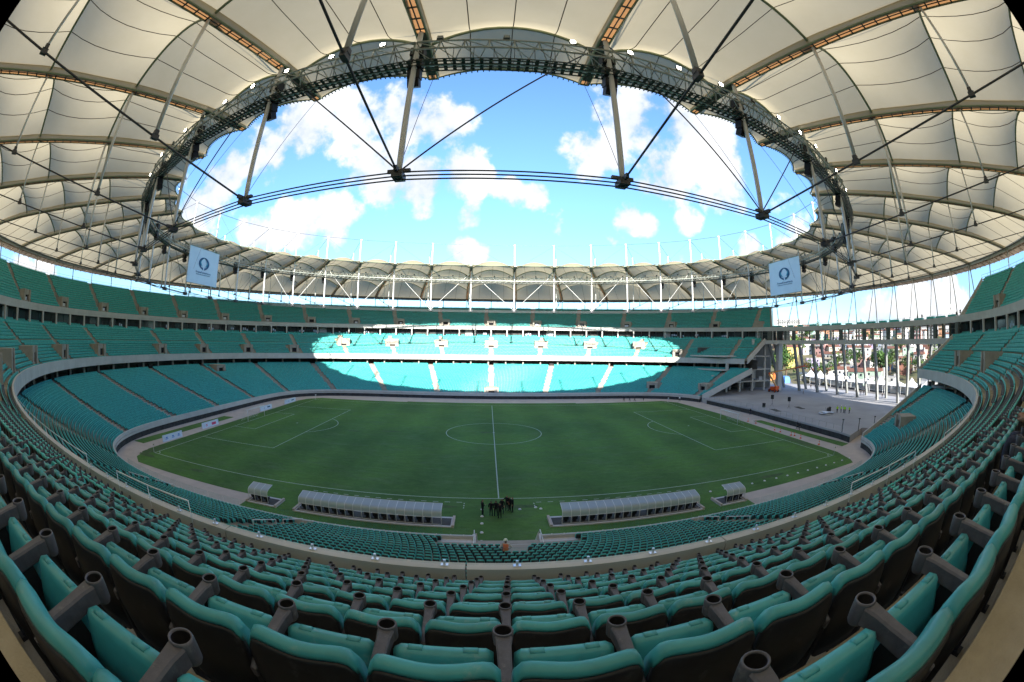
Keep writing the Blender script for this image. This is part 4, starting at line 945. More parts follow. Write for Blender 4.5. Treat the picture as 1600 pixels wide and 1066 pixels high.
for i in range(NB):
    a, b = MR[i], MR[(i+1) % NB]
    mb = MB()
    for dz in (-0.30, 0.0, 0.30): 
        mb.tube([(a[0], a[1], 27.5+dz*0.9), (b[0], b[1], 27.5+dz*0.9)], 0.055, 5)
    mb.build('tension_ring_cable', 'cable', roof)
    mb = MB(); mb.tube([(a[0], a[1], TOPZ), (b[0], b[1], TOPZ)], 0.06, 5); mb.build('upper_ring_cable', 'cable', roof)
# catwalk: triangular lattice girder with a grated walk under it, hung between the masts
for i in range(NB):
    a, b = MR[i], MR[(i+1) % NB]; d = (b-a); Lb = np.linalg.norm(d); d = d/Lb; o_ = np.array([d[1], -d[0]])         # outward
    def pt(s, off, z): q = a+(b-a)*s+o_*off; return np.array([q[0], q[1], z])
    g = MB()
    ch = [(0.75, 38.75), (0.95, 37.75), (-0.75, 37.35), (0.05, 36.75)]
    for off, z in ch: g.tube([pt(0, off, z), pt(1, off, z)], 0.09, 5)
    n = 8
    for k in range(n):
        s0, s1 = k/n, (k+1)/n
        g.tube([pt(s0, *ch[0]), pt(s1, *ch[1])], 0.05, 4, cap=False); g.tube([pt(s0, *ch[0]), pt(s0, *ch[1])], 0.045, 4, cap=False)
        g.tube([pt(s0, *ch[0]), pt((s0+s1)/2, *ch[2])], 0.05, 4, cap=False); g.tube([pt(s1, *ch[0]), pt((s0+s1)/2, *ch[2])], 0.05, 4, cap=False)
        g.tube([pt(s0, *ch[2]), pt(s1, *ch[3])], 0.045, 4, cap=False); g.tube([pt(s0, *ch[1]), pt(s1, *ch[3])], 0.045, 4, cap=False)
    gw = g.build('catwalk_girder', 'catwalk_steel', roof)
    g = MB(); m_ = 22
    for k in range(m_):
        s = (k+0.5)/m_; g.beam(pt(s, 0.85, 36.72), pt(s, -0.65, 36.72), 0.26, 0.04)
    for off in (-0.6, -0.2, 0.2, 0.6, 0.85): g.beam(pt(0, off, 36.68), pt(1, off, 36.68), 0.10, 0.06)
    for off in (-0.72, 0.92):
        g.tube([pt(0, off, 37.75), pt(1, off, 37.75)], 0.03, 4)
        for k in range(10): g.tube([pt(k/10, off, 36.72), pt(k/10, off, 37.75)], 0.025, 4, cap=False)
    g.build('walkway_grating', 'steel_dark', gw)
# outer compression ring, gutter and tan eave panels, columns down to the back of the top tier
OC = lambda u_: np.stack([np.interp(np.mod(u_, 1.0)*NB, np.arange(NB+1), np.r_[OR[:, 0], OR[:1, 0]]), np.interp(np.mod(u_, 1.0)*NB, np.arange(NB+1), np.r_[OR[:, 1], OR[:1, 1]])], -1)
for i in range(NB):
    u_0, u_1 = (i+0.5)/NB, (i+1.5)/NB
    mb = MB(); mb.tube([np.r_[OCS(v), 37.0] for v in np.linspace(u_0, u_1, 8)], 0.62, 10); mb.build('compression_ring', 'steel_grey', roof, smooth=True)
    mb = MB(); mb.tube([np.r_[OCS(v)*0.987, 36.55] for v in np.linspace(u_0, u_1, 8)], 0.14, 6)
    for v in np.linspace(u_0, u_1, 7)[:-1]: mb.tube([np.r_[OCS(v)*0.987, 36.55], np.r_[OCS(v)*1.0, 37.0]], 0.08, 4)
    mb.build('service_pipe', 'steel_dark', roof)
    mb = MB(); sweep(mb, OCS, [(0.3, 37.5), (0.3, 37.6), (5.2, 36.5), (5.2, 36.3)], u_0+2e-4, u_1-2e-4, 8); mb.build('eave_panel', 'eave_tan', roof)
    mb = MB()
    for v in np.linspace(u_0, u_1, 9)[:-1]:
        p_, n_ = cframe(OCS, v); mb.beam((p_[0]+n_[0]*0.5, p_[1]+n_[1]*0.5, 37.3), (p_[0]+n_[0]*5.1, p_[1]+n_[1]*5.1, 36.2), 0.12, 0.3)
    sweep(mb, OCS, [(2.4, 36.6), (2.4, 36.95), (2.6, 36.95), (2.6, 36.6)], u_0, u_1, 8)
    mb.build('eave_rafter', 'eave_tan', roof)
    for s in (0.0, 0.5):
        v = u_0+(u_1-u_0)*s; p_ = OCS(v); open_ = p_[0] > 88 and -52 < p_[1] < 50
        mb = MB()
        if open_:       # free-standing raking posts over the opening
            ub_ = s_at_y(UPF, CAM[1]+(p_[1]-CAM[1])*0.93); q0, n0 = cframe(UPF, ub_); q = q0+n0*3.0; mb.tube([(p_[0], p_[1]+0.5, 36.6), (q[0], q[1]-0.4, 24.0)], 0.15, 8); mb.build('roof_column', 'steel_grey', roof, smooth=True); mb = MB()
            ub_ = s_at_y(UPF, CAM[1]+(p_[1]+2.6-CAM[1])*0.95); q0, n0 = cframe(UPF, ub_); q = q0+n0*5.2; mb.tube([(p_[0], p_[1]+0.9, 36.6), (q[0], q[1]+1.2, 23.4)], 0.15, 8)
        else: mb.tube([(p_[0], p_[1], 36.6), (p_[0]*0.995, p_[1]*0.995, 29.5)], 0.16, 8)
        mb.build('roof_column', 'mast_white' if open_ or s == 0 else 'steel_grey', roof, smooth=True)
# walkway guard rail on top of the highest tier
gr = thing('top_guard_rail', 'thin guard rail along the back of the top tier under the roof edge', 'railing')
GC = up_fn(NU+0.35)
gu = s_at_y(GC, 45), 1+s_at_y(GC, -49)
for dz in (0.5, 1.05): mb = MB(); mb.tube([np.r_[GC(v), up_z(NU)+dz] for v in np.linspace(gu[0], gu[1], 240)], 0.03, 4); mb.build('rail', 'steel_grey', gr)
mb = MB()
for v in np.linspace(gu[0], gu[1], 200): q = GC(v); mb.tube([(q[0], q[1], up_z(NU)-0.2), (q[0], q[1], up_z(NU)+1.05)], 0.03, 4)
tag(mb.build('rail_post', 'steel_grey', gr), kind='stuff')
mb = MB(); sweep(mb, GC, [(-0.5, up_z(NU)), (-0.5, up_z(NU)+0.02), (2.0, up_z(NU)+0.02), (2.0, up_z(NU))], gu[0], gu[1], 200); mb.build('walkway', 'concrete', gr)
og = thing('beam_guard_rail', 'thin guard rail and planters on top of the ring beam across the opening', 'railing')
v0, v1 = s_at_y(UPF, -44), s_at_y(UPF, 40)
mb = MB(); sweep(mb, UPF, [(0.3, 24.0), (0.3, 24.06), (5.5, 24.06), (5.5, 24.0)], v0, v1, 60); mb.build('deck', 'concrete', og)
for dz in (0.6, 1.1): mb = MB(); mb.tube([np.r_[UPF(v)+normal_of(UPF, v)*4.5, 24.05+dz] for v in np.linspace(v0, v1, 50)], 0.03, 4); mb.build('rail', 'steel_grey', og)
for v in np.linspace(v0, v1, 50): q = UPF(v)+normal_of(UPF, v)*4.5; mb = MB(); mb.tube([(q[0], q[1], 24.05), (q[0], q[1], 25.15)], 0.03, 4); mb.build('rail_post', 'steel_grey', og)
for v in np.linspace(v0, v1, 18)[1:-1]:
    p_, n_ = cframe(UPF, v+0.002*rnd.random()); mb = MB(); mb.box((p_[0]+n_[0]*1.4, p_[1]+n_[1]*1.4, 24.33), (1.0, rnd.uniform(2.0, 4.0), rnd.uniform(0.4, 0.75)), math.atan2(n_[1], n_[0])); mb.build('seat_block', 'teal_seat', og)

# ------------------------------------------------------------------ things hung on the roof
def side_of(i): return 'left' if MR[i][0] < 0 else 'right'
def bay_name(i):        # bay i lies between masts i and i+1; bay 35 is straight above the camera side
    if i == 35: return 'middle near bay'
    if i == 17: return 'middle far bay'
    return '%s bay right of near middle' % ordn(i) if i < 17 else '%s bay left of near middle' % ordn(34-i)
lampb = MB(); lampb.box((0, 0, 0.30), (0.42, 0.22, 0.34)); lampb.tube([(-0.24, 0, 0.05), (-0.24, 0, 0.32)], 0.02, 4); lampb.tube([(0.24, 0, 0.05), (0.24, 0, 0.32)], 0.02, 4); lampb.box((0, 0, 0.03), (0.5, 0.12, 0.05))
lampb = lampb.mesh('lamp_body', 'steel_dark')
lf = MB(); lf.box((0, 0.125, 0.30), (0.36, 0.03, 0.28)); lf_on = lf.mesh('lamp_face', 'lamp_glow'); lf = MB(); lf.box((0, 0.125, 0.30), (0.36, 0.03, 0.28)); lf_off = lf.mesh('lamp_face', 'lamp_off')
LIT = {(34, 0), (34, 1), (34, 2), (35, 2), (0, 0), (0, 1), (0, 2), (1, 1), (1, 2), (33, 1), (33, 2), (2, 0), (2, 2), (32, 0), (32, 2), (31, 1), (3, 1), (30, 1), (4, 0)}
POSN = ['first', 'middle', 'last']
for i in range(NB):
    a, b = MR[i], MR[(i+1) % NB]; d = (b-a)/np.linalg.norm(b-a); o_ = np.array([d[1], -d[0]])
    for j, s in enumerate((0.12, 0.46, 0.80)):
        q = a+(b-a)*s+o_*0.75; on = (i, j) in LIT
        e = thing('floodlight', '%s floodlight on the catwalk, %s in %s' % ('lit' if on else 'unlit', POSN[j], bay_name(i)), 'floodlight', (q[0], q[1], 38.8), math.atan2(o_[1], o_[0])-PI/2, 'floodlights along the roof catwalk')
        obj('lamp_body', lampb, e); obj('lamp_face', lf_on if on else lf_off, e)
spk = []
for (w_, d_, h_, z_, y_, tilt) in ((1.05, 0.8, 0.85, 1.7, 0.1, 0.0), (1.05, 0.8, 0.8, 0.35, 0.05, 0.12), (0.95, 0.75, 0.75, -0.55, 0.18, 0.3), (0.85, 0.7, 0.65, -1.25, 0.36, 0.5)):
    mb = MB(); c, s = math.cos(tilt), math.sin(tilt); mb.box((0, y_, z_), (w_, d_, h_), M=((1, 0, 0), (0, c, -s), (0, s, c))); spk.append(mb.mesh('speaker_box', 'black'))
mb = MB(); mb.tube([(0, 0, -1.2), (0, 0, 2.6)], 0.06, 6); mb.beam((-0.5, 0, 1.2), (0.5, 0, 1.2), 0.08, 0.08); mb.beam((-0.5, 0, -0.05), (0.5, 0, -0.05), 0.08, 0.08); spk_f = mb.mesh('hanging_frame', 'steel_dark')
for i in range(NB):
    if MR[i][1] > 40: continue
    a = MR[i]; n_ = a-axis_pt(i, 1.0); n_ = n_/np.linalg.norm(n_); rz = math.atan2(n_[1], n_[0])-PI/2
    q = a+n_*0.2 if MR[i][1] < -20 else a-n_*1.6
    dz = 36.7 if MR[i][1] < -20 else 36.0
    k = i if i < 18 else 35-i
    e = thing('loudspeaker_cluster', 'black hanging stack of loudspeakers at the %s mast on the %s of the near middle' % (ordn(k), side_of(i)), 'loudspeakers', (q[0], q[1], dz), rz, 'loudspeaker stacks below the catwalk')
    for m_ in spk[:4 if MR[i][1] < -30 else 3]: obj('speaker_box', m_, e)
    obj('hanging_frame', spk_f, e)
# banners
def text_mesh(s, size, m, parent, mtx, ext=0.01, name='lettering'):
    cu = bpy.data.curves.new(name, 'FONT'); cu.body = s; cu.size = size; cu.align_x = 'CENTER'; cu.extrude = ext
    o = bpy.data.objects.new(name, cu); COL.objects.link(o); cu.materials.append(MAT[m]); dg = bpy.context.evaluated_depsgraph_get(); m_ = bpy.data.meshes.new_from_object(o.evaluated_get(dg)); bpy.data.objects.remove(o); m_.materials.clear(); m_.materials.append(MAT[m]); o = obj(name, m_, parent); o.matrix_local = mtx; return o
for sg in (-1, 1):
    H, Wd = 8.4, 12.4; EX = 1.5
    t = thing('hanging_banner', 'pale blue banner with a round emblem hung at the %s end of the catwalk' % ('left' if sg < 0 else 'right'), 'banner', (sg*69.6, -1.1, 34.2), PI/2 if sg < 0 else -PI/2, 'hanging banners')
    # local: x along the banner (as read from the pitch), y depth, z up; front is -y
    mb = MB(); G = []
    for a in np.linspace(-Wd/2, Wd/2, 17): G.append([(a, 0.04*math.sin(a*1.3+z*0.4), z) for z in np.linspace(-H/2, H/2, 13)])
    mb.grid(G); mb.grid([[(x, y+0.03, z) for x, y, z in r] for r in G]); mb.build('cloth', 'banner', t, smooth=True)
    mb = MB(); mb.tube([(-Wd/2, 0, -H/2-0.05), (Wd/2, 0, -H/2-0.05)], 0.07, 6); mb.build('rail', 'steel_grey', t)
    mb = MB(); mb.tube([(-Wd/2, 0, H/2+0.05), (Wd/2, 0, H/2+0.05)], 0.09, 6)
    for x in np.linspace(-Wd/2, Wd/2, 6): mb.tube([(x, 0, H/2), (x, 0.0, H/2+0.9)], 0.04, 4)
    mb.build('rail', 'steel_grey', t)
    def arc_shape(r0, r1, a0, a1, cx, cz, y, m, nm, taper=True, n=26):
        mb = MB(); G = []
        for k in range(n+1):
            q = a0+(a1-a0)*k/n; w_ = (1-abs(2*k/n-1)**2.2) if taper else 1.0
            ro = r1; ri = r1-(r1-r0)*max(w_, 0.03); G.append([(EX*(cx+ro*math.cos(q)), y, cz+ro*math.sin(q)), (EX*(cx+ri*math.cos(q)), y, cz+ri*math.sin(q))])
        mb.grid(G); mb.build(nm, m, t)
    cz = 0.75
    arc_shape(0.85, 1.45, math.radians(80), math.radians(262), 0, cz, -0.09, 'navy_print', 'emblem_arc'); arc_shape(0.85, 1.45, math.radians(100), math.radians(-82), 0, cz, -0.09, 'navy_print', 'emblem_arc')
    arc_shape(0.8, 1.06, math.radians(150), math.radians(252), 0.02, cz+0.2, -0.11, 'teal_print', 'emblem_arc'); arc_shape(0.8, 1.06, math.radians(30), math.radians(-72), -0.02, cz+0.2, -0.11, 'teal_print', 'emblem_arc')
    for sx in (-1, 1):
        mb = MB(); mb.add([(sx*0.14*EX, -0.12, cz-1.52), (sx*0.46*EX, -0.12, cz-1.50), (sx*0.62*EX, -0.12, cz-1.0), (sx*0.24*EX, -0.12, cz-0.95)], [(0, 1, 2, 3)]); mb.build('emblem_hand', 'navy_print', t)
    R = Matrix.Rotation(PI/2, 4, 'X')
    text_mesh('ArenaFonteNova', 0.60, 'navy_print', t, Matrix.Translation((0, -0.1, -1.60)) @ R @ Matrix.Diagonal((EX, 1, 1, 1)))
    mb = MB(); x = -2.9
    while x < 2.9:
        w_ = rnd.uniform(0.10, 0.24); mb.box((x+w_/2, -0.1, -1.95), (w_, 0.02, 0.12)); x += w_+0.07
    tag(mb.build('small_print', 'navy_print', t), kind='stuff')

# ------------------------------------------------------------------ goals
for sg in (-1, 1):
    t = thing('football_goal', 'white football goal with net at the %s end of the pitch' % ('left' if sg < 0 else 'right'), 'goal', (sg*52.5, 0, 0), 0, 'goals at the two ends of the pitch')
    for y in (-3.66, 3.66): mb = MB(); mb.tube([(0, y, 0), (0, y, 2.44)], 0.07, 8); mb.build('post', 'white_paint', t, smooth=True)
    mb = MB(); mb.tube([(0, -3.73, 2.44), (0, 3.73, 2.44)], 0.07, 8); mb.build('crossbar', 'white_paint', t, smooth=True)
    mb = MB(); b = sg
    for y in np.linspace(-3.66, 3.66, 38): mb.tube([(0, y, 2.42), (b*0.9, y, 2.40), (b*2.0, y, 0.02)], 0.008, 3, cap=False)
    for f in np.linspace(0, 1, 14):
        p_ = (b*0.9*min(1, f*3), 0, 2.42) if f < 0.33 else (b*(0.9+1.1*(f-0.33)/0.67), 0, 2.40-2.38*(f-0.33)/0.67)
        mb.tube([(p_[0], -3.66, p_[2]), (p_[0], 3.66, p_[2])], 0.008, 3, cap=False)
    mb.build('net', 'white_paint', t)
for sx in (-1, 1):
    for sy in (-1, 1):
        t = thing('corner_flag', 'thin white corner post at the %s %s corner of the pitch' % ('near' if sy < 0 else 'far', 'left' if sx < 0 else 'right'), 'corner flag', (sx*52.6, sy*34.1, 0), 0, 'corner posts of the pitch')
        mb = MB(); mb.tube([(0, 0, 0), (0, 0, 1.5)], 0.03, 6); mb.build('pole', 'white_paint', t)
        mb = MB(); mb.box((0.2, 0, 1.3), (0.36, 0.02, 0.3)); mb.build('flag', 'white_paint', t)

# ------------------------------------------------------------------ dugouts
def dugout(name, label, x0, x1, nb, seats, b0, b1, grp):
    t = thing(name, label, 'dugout', ((x0+x1)/2, -41.4, 0), 0, grp); L_ = x1-x0
    mb = MB(); mb.box(((b0+b1)/2-(x0+x1)/2, 0.75, 0.06), (b1-b0, 2.3, 0.12)); mb.build('base_slab', 'pit_grey', t)
    for e in (b0+0.12, b1-0.12): mb = MB(); mb.box((e-(x0+x1)/2, 0.75, 0.2), (0.24, 2.3, 0.18)); mb.build('base_kerb', 'path', t)
    mb = MB(); mb.box(((b0+b1)/2-(x0+x1)/2, 0.7, 0.128), (b1-b0-0.7, 1.7, 0.012)); mb.build('floor_mat', 'concourse', t)
    prof = [(0.0, 0.12), (0.0, 0.90), (0.02, 1.15), (0.09, 1.38), (0.24, 1.52), (0.50, 1.60), (1.45, 1.80)]
    for k in range(nb+1):
        x = -L_/2+L_*k/nb; mb = MB(); mb.tube([(x, y, z) for y, z in prof], 0.035, 6); mb.build('frame_rib', 'white_paint', t, smooth=True)
    for y_, z_ in ((0.0, 0.92), (1.45, 1.80), (0.0, 0.14)): mb = MB(); mb.tube([(-L_/2, y_, z_), (L_/2, y_, z_)], 0.032, 5); mb.build('frame_rail', 'white_paint', t)
    for k in range(nb):
        xa = -L_/2+L_*k/nb+0.035; xb = -L_/2+L_*(k+1)/nb-0.035
        mb = MB(); mb.grid([[(xa, y, z), (xb, y, z)] for y, z in prof[1:]]); mb.build('roof_pane', 'acrylic', t, smooth=True)
    st = MB(); st.hexa([(-0.25, 0.28, 0.40), (0.25, 0.28, 0.40), (0.25, 0.40, 0.40), (-0.25, 0.40, 0.40), (-0.23, 0.16, 0.92), (0.23, 0.16, 0.92), (0.23, 0.28, 0.92), (-0.23, 0.28, 0.92)]); st.box((0, 0.58, 0.50), (0.5, 0.5, 0.14)); st.box((0, 0.55, 0.28), (0.3, 0.3, 0.32)); st.box((-0.27, 0.5, 0.68), (0.06, 0.42, 0.06)); st.box((0.27, 0.5, 0.68), (0.06, 0.42, 0.06))
    st = st.mesh('bench_seat', 'black')
    for k in range(nb):
        if seats[k]: obj('bench_seat', st, t, (-L_/2+L_*(k+0.5)/nb, 0, 0))
dugout('team_dugout', 'long clear-roofed team dugout with white ribs, left of the tunnel', -20.5, -5.6, 17, [1]*7+[0]+[1]*8+[0], -21.2, -4.4, 'team dugouts')
dugout('team_dugout', 'long clear-roofed team dugout with white ribs, right of the tunnel', 5.8, 20.7, 17, [1]*9+[0]+[1]*7, 4.6, 21.3, 'team dugouts')
dugout('officials_dugout', 'short three-bay shelter left of the left team dugout', -27.1, -24.5, 3, [1, 1, 1], -27.4, -23.3, 'small shelters')
dugout('officials_dugout', 'short three-bay shelter right of the right team dugout', 24.4, 27.0, 3, [1, 1, 1], 23.4, 27.2, 'small shelters')

# ------------------------------------------------------------------ small things round the pitch
BOARDS = [(-56.3, -28.3, -22.6, 'nearest board, white with three small blue marks'), (-57.0, -15.3, -9.5, 'second board, white with a pink block'), (-56.9, 8.5, 14.4, 'third board, white with dark blue marks'), (-56.7, 21.6, 28.4, 'farthest white board near the far corner')]
for k, (x, ya, yb, lab) in enumerate(BOARDS):
    t = thing('advertising_board', 'low advertising board on left path, '+lab, 'advertising board', (x, (ya+yb)/2, 0), PI/2, 'advertising boards behind the left goal line'); L_ = yb-ya
    mb = MB(); mb.hexa([(-L_/2, -0.12, 0), (L_/2, -0.12, 0), (L_/2, 0.12, 0), (-L_/2, 0.12, 0), (-L_/2, -0.04, 1.1), (L_/2, -0.04, 1.1), (L_/2, 0.04, 1.1), (-L_/2, 0.04, 1.1)]); mb.build('panel', 'board_white', t)
    def prn(x_, z_, w_, h_, m): mb = MB(); y = -0.135+0.08*z_/1.1; mb.box((x_, y, z_), (w_, 0.01, h_), M=((1, 0, 0), (0, 1, 0.0), (0, 0, 1))); mb.build('print', m, t)
    if k == 1: prn(1.2, 0.5, 1.5, 0.5, 'pink_print'); prn(-1.3, 0.6, 0.35, 0.2, 'pink_print'); prn(-1.35, 0.35, 0.7, 0.1, 'pink_print')
    elif k == 0:
        for x_ in (-1.7, 0.1, 1.8): prn(x_, 0.62, 0.5, 0.22, 'blue_print'); prn(x_, 0.38, 0.8, 0.1, 'blue_print')
    else: prn(1.4, 0.6, 1.5, 0.3, 'navy_print'); prn(-1.0, 0.55, 0.4, 0.35, 'blue_print')
    for x_ in (-L_/2+0.4, L_/2-0.4): mb = MB(); mb.beam((x_, 0.08, 0.6), (x_, 0.5, 0.0), 0.05, 0.05); mb.build('strut', 'steel_grey', t)
CONES = [(57.4, -1.4), (57.7, -4.2), (56.8, -12.3), (56.6, -14.5), (56.5, -18.2), (56.9, -18.9), (56.4, -21.3), (55.9, -27.2)]
mb = MB(); mb.box((0, 0, 0.02), (0.42, 0.42, 0.04)); cbase = mb.mesh('base', 'orange_cone')
mb = MB(); mb.lathe([(0.15, 0.04), (0.11, 0.28)], seg=12); mb.lathe([(0.085, 0.45), (0.03, 0.78), (0, 0.79)], seg=12); ccone = mb.mesh('cone_body', 'orange_cone', True)
mb = MB(); mb.lathe([(0.112, 0.28), (0.086, 0.45)], seg=12); cband = mb.mesh('band', 'white_paint', True)
for k, (x, y) in enumerate(CONES):
    t = thing('traffic_cone', 'orange cone with white band, %s from the right goal along the path' % ordn(k), 'traffic cone', (x, y, 0), 0, 'traffic cones on the right path')
    obj('base', cbase, t); obj('cone_body', ccone, t); obj('band', cband, t)
mb = MB(); mb.lathe([(0.17, 0.0), (0.165, 0.04), (0.12, 0.10), (0.05, 0.09), (0.04, 0.02)], seg=16); disc = mb.mesh('marker_disc', 'white_paint', True)
for k in range(14):
    x = 53.6-2.22*k
    if k == 11: continue
    tag(obj('marker_disc', disc, None, (x, -37.2, 0)), 'white disc, %s from the right corner in the row along the near touchline' % ordn(k), 'marker disc', 'white marker discs on the turf')
for k, y in enumerate((-37.2, -39.0, -40.7, -42.7, -44.5)): tag(obj('marker_disc', disc, None, (-1.8, y, 0)), 'white disc, %s from the pitch in the line leading to the tunnel' % ordn(k), 'marker disc', 'white marker discs on the turf')
for x, y, lab in ((2.1, -37.2, 'white disc right of the group in black'), (4.3, -37.2, 'white disc beside the left corner of the right dugout'), (3.8, -36.8, 'white disc on the lower end of the dashed corner by the right dugout')):
    tag(obj('marker_disc', disc, None, (x, y, 0)), lab, 'marker disc', 'white marker discs on the turf')

# ------------------------------------------------------------------ people
def person(label, x, y, z, rz, top='suit', legs='suit', pose='stand', h=1.75, hat=None, vest=None, hair='black', name='person', arms=None, group=None):
    k = h/1.75; V = []; E_ = []; R_ = []
    def v(p_, r, par=None):
        V.append(tuple(c*k for c in p_)); R_.append(r*k*1.10); i = len(V)-1
        if par is not None: E_.append((par, i))
        return i
    sit = pose == 'sit'
    pz = 0.56 if sit else 0.95; py = 0.12 if sit else 0.0
    pel = v((0, py, pz), 0.135); wa = v((0, py+0.01, pz+0.17), 0.125, pel); chst = v((0, py+0.0, pz+0.38), 0.145, wa); nk = v((0, py, pz+0.53), 0.060, chst); hd0 = v((0, py+0.015, pz+0.62), 0.070, nk); hd = v((0, py+0.02, pz+0.70), 0.095, hd0); hd1 = v((0, py+0.01, pz+0.77), 0.075, hd)
    v((0, py+0.13, pz+0.665), 0.018, hd)        # nose
    ends = []
    for sg in (-1, 1):
        sh = v((sg*0.19, py, pz+0.47), 0.070, chst)
        am = (arms or {}).get(sg, 'down')
        if am == 'down': el, wr = (sg*0.26, py-0.03, pz+0.20), (sg*0.26, py+0.06, pz-0.03)
        elif am == 'front': el, wr = (sg*0.27, py+0.02, pz+0.20), (sg*0.10, py+0.24, pz+0.20)
        elif am == 'hip': el, wr = (sg*0.38, py-0.06, pz+0.24), (sg*0.20, py+0.06, pz+0.06)
        elif am == 'out': el, wr = (sg*0.34, py+0.10, pz+0.30), (sg*0.40, py+0.34, pz+0.38)
        elif am == 'face': el, wr = (sg*0.28, py+0.16, pz+0.34), (sg*0.08, py+0.20, pz+0.60)
        e = v(el, 0.050, sh); w0 = v(wr, 0.034, e); d = np.array(wr)-np.array(el); d = d/np.linalg.norm(d)
        hnd = v(tuple(np.array(wr)+d*0.07), 0.036, w0); ends.append(tuple(c*k for c in (np.array(wr)+d*0.05)))
        sx = np.cross(d, (0, 1, 0.3)); sx = sx/np.linalg.norm(sx)
        for fi, (o_, l_) in enumerate(((-0.030, 0.075), (-0.011, 0.088), (0.009, 0.084), (0.028, 0.066))): v(tuple(np.array(wr)+d*(0.085+l_)+sx*o_+np.array((0, 0.012, 0))), 0.009, hnd)
        v(tuple(np.array(wr)+d*0.085+np.array((0, 0.055, 0))-sx*0.03), 0.010, w0)
    for sg in (-1, 1):
        if sit: kn, an, to = (sg*0.13, py+0.46, 0.54), (sg*0.14, py+0.48, 0.10), (sg*0.15, py+0.64, 0.045)
        elif pose == 'walk': kn, an, to = (sg*0.10, 0.10*sg, 0.50), (sg*0.10, -0.02+0.22*sg, 0.09), (sg*0.12, 0.14+0.22*sg, 0.04)
        else: kn, an, to = (sg*0.11, 0.02, 0.50), (sg*0.13, -0.02, 0.09), (sg*0.16, 0.15, 0.04)
        hp = v((sg*0.095, py+(0.06 if sit else 0), pz-0.06), 0.092, pel); kk = v(kn, 0.062, hp); aa = v(an, 0.045, kk); v(to, 0.042, aa)
    me = bpy.data.meshes.new('body_cage'); me.from_pydata(V, E_, []); o = bpy.data.objects.new('body_cage', me); COL.objects.link(o)
    o.modifiers.new('skin', 'SKIN'); sv = me.skin_vertices[0].data
    for i, r in enumerate(R_): sv[i].radius = (r, r)
    sv[0].use_root = True
    ss = o.modifiers.new('sub', 'SUBSURF'); ss.levels = 1; ss.render_levels = 1
    dg = bpy.context.evaluated_depsgraph_get(); m2 = bpy.data.meshes.new_from_object(o.evaluated_get(dg)); bpy.data.objects.remove(o)
    m2.name = name; m2.materials.clear()
    for mm in (top, legs, 'skin', 'black', hair): m2.materials.append(MAT[mm])
    for p_ in m2.polygons:
        c = p_.center; i = 0; zz = c.z/k
        if zz > pz+0.555: i = 4 if (zz > pz+0.735 or (c.y/k < py-0.02 and zz > pz+0.62)) else 2
        elif min((c-Vector(e)).length for e in ends) < 0.11*k: i = 2
        elif zz < 0.12: i = 3
        elif zz < pz+0.03 and (abs(c.x) < 0.20*k or zz < pz-0.25): i = 1
        p_.material_index = i; p_.use_smooth = True
    t = tag(obj(name, m2, None, (x, y, z)), label, 'person', group); t.rotation_euler = (0, 0, rz)
    if hat:
        mb = MB(); zc = (pz+0.735)*k; yc = (py+0.015)*k
        mb.lathe([(0.118*k, 0), (0.114*k, 0.05*k), (0.09*k, 0.10*k), (0.04*k, 0.125*k), (0, 0.128*k)], (0, yc, zc), 14); mb.lathe([(0.118*k, 0.0), (0.14*k, -0.006), (0.14*k, 0.006), (0.117*k, 0.014)], (0, yc+0.02*k, zc), 14); mb.build('hard_hat', hat, t, smooth=True)
    if vest:
        mb = MB(); rings = []
        for zz, rx, ry in ((pz+0.0, 0.185, 0.155), (pz+0.17, 0.175, 0.15), (pz+0.36, 0.20, 0.17), (pz+0.47, 0.19, 0.12), (pz+0.52, 0.10, 0.09)):
            rings.append([(rx*k*math.cos(q), (py+ry*math.sin(q))*k, zz*k) for q in np.linspace(0, 2*PI, 16, endpoint=False)])
        mb.loft(rings, True, False); mb.build('safety_vest', vest, t, smooth=True)
    return t
BG = 'group in black by the near touchline'
person('person in black standing alone at the left of the group', -1.75, -38.7, 0, -1.2, arms={1: 'front', -1: 'down'}, h=1.82, group=BG)
person('person in black standing second from the left of the group', -0.9, -38.9, 0, -0.4, arms={1: 'down', -1: 'down'}, h=1.74, group=BG)
person('tall person in black in the middle of the group, back turned', -0.42, -39.0, 0, 0.1, arms={1: 'front', -1: 'front'}, h=1.84, group=BG)
person('person in black closest to the tunnel, back turned', -0.05, -39.5, 0, 0.3, arms={1: 'hip', -1: 'front'}, h=1.78, group=BG)
person('person in dark top with pale shirt behind the middle of the group', 0.22, -38.2, 0, 2.8, top='suit', legs='jeans', arms={1: 'front', -1: 'down'}, h=1.72, group=BG)
person('person in black pointing, closest to the touchline', 0.75, -37.5, 0, 2.6, arms={1: 'out', -1: 'down'}, h=1.8, group=BG)
person('person in black at the right end of the group', 1.3, -37.9, 0, 1.6, arms={1: 'down', -1: 'down'}, h=1.78, group=BG)
person('person in black half hidden second from the right', 1.05, -37.6, 0, 2.0, arms={1: 'front', -1: 'front'}, h=1.7, group=BG)
person('worker in orange vest and white hard hat standing among the near lower seats', -0.14, -53.35, 3.19, 0.05, top='shirt_light', legs='suit', hat='helmet', vest='orange_vest', arms={1: 'hip', -1: 'hip'}, h=1.80)
for j, (x, y, r, a) in enumerate(((80.9, -11.2, 2.2, 'down'), (81.8, -11.9, 0.4, 'front'), (82.4, -12.4, 1.0, 'hip'), (82.2, -13.0, 3.0, 'down'), (82.6, -14.3, 2.0, 'front'))):
    person('worker in lime vest on the pale platform, %s' % ['leftmost of the row', 'second from the left', 'in the middle of the row', 'second from the right', 'standing apart at the right'][j], x, y, 1.4, r, top='lime_vest', legs='suit', vest='lime_vest', hat='helmet' if j % 2 else None, arms={1: a, -1: 'down'}, group='workers in lime vests on the platform')
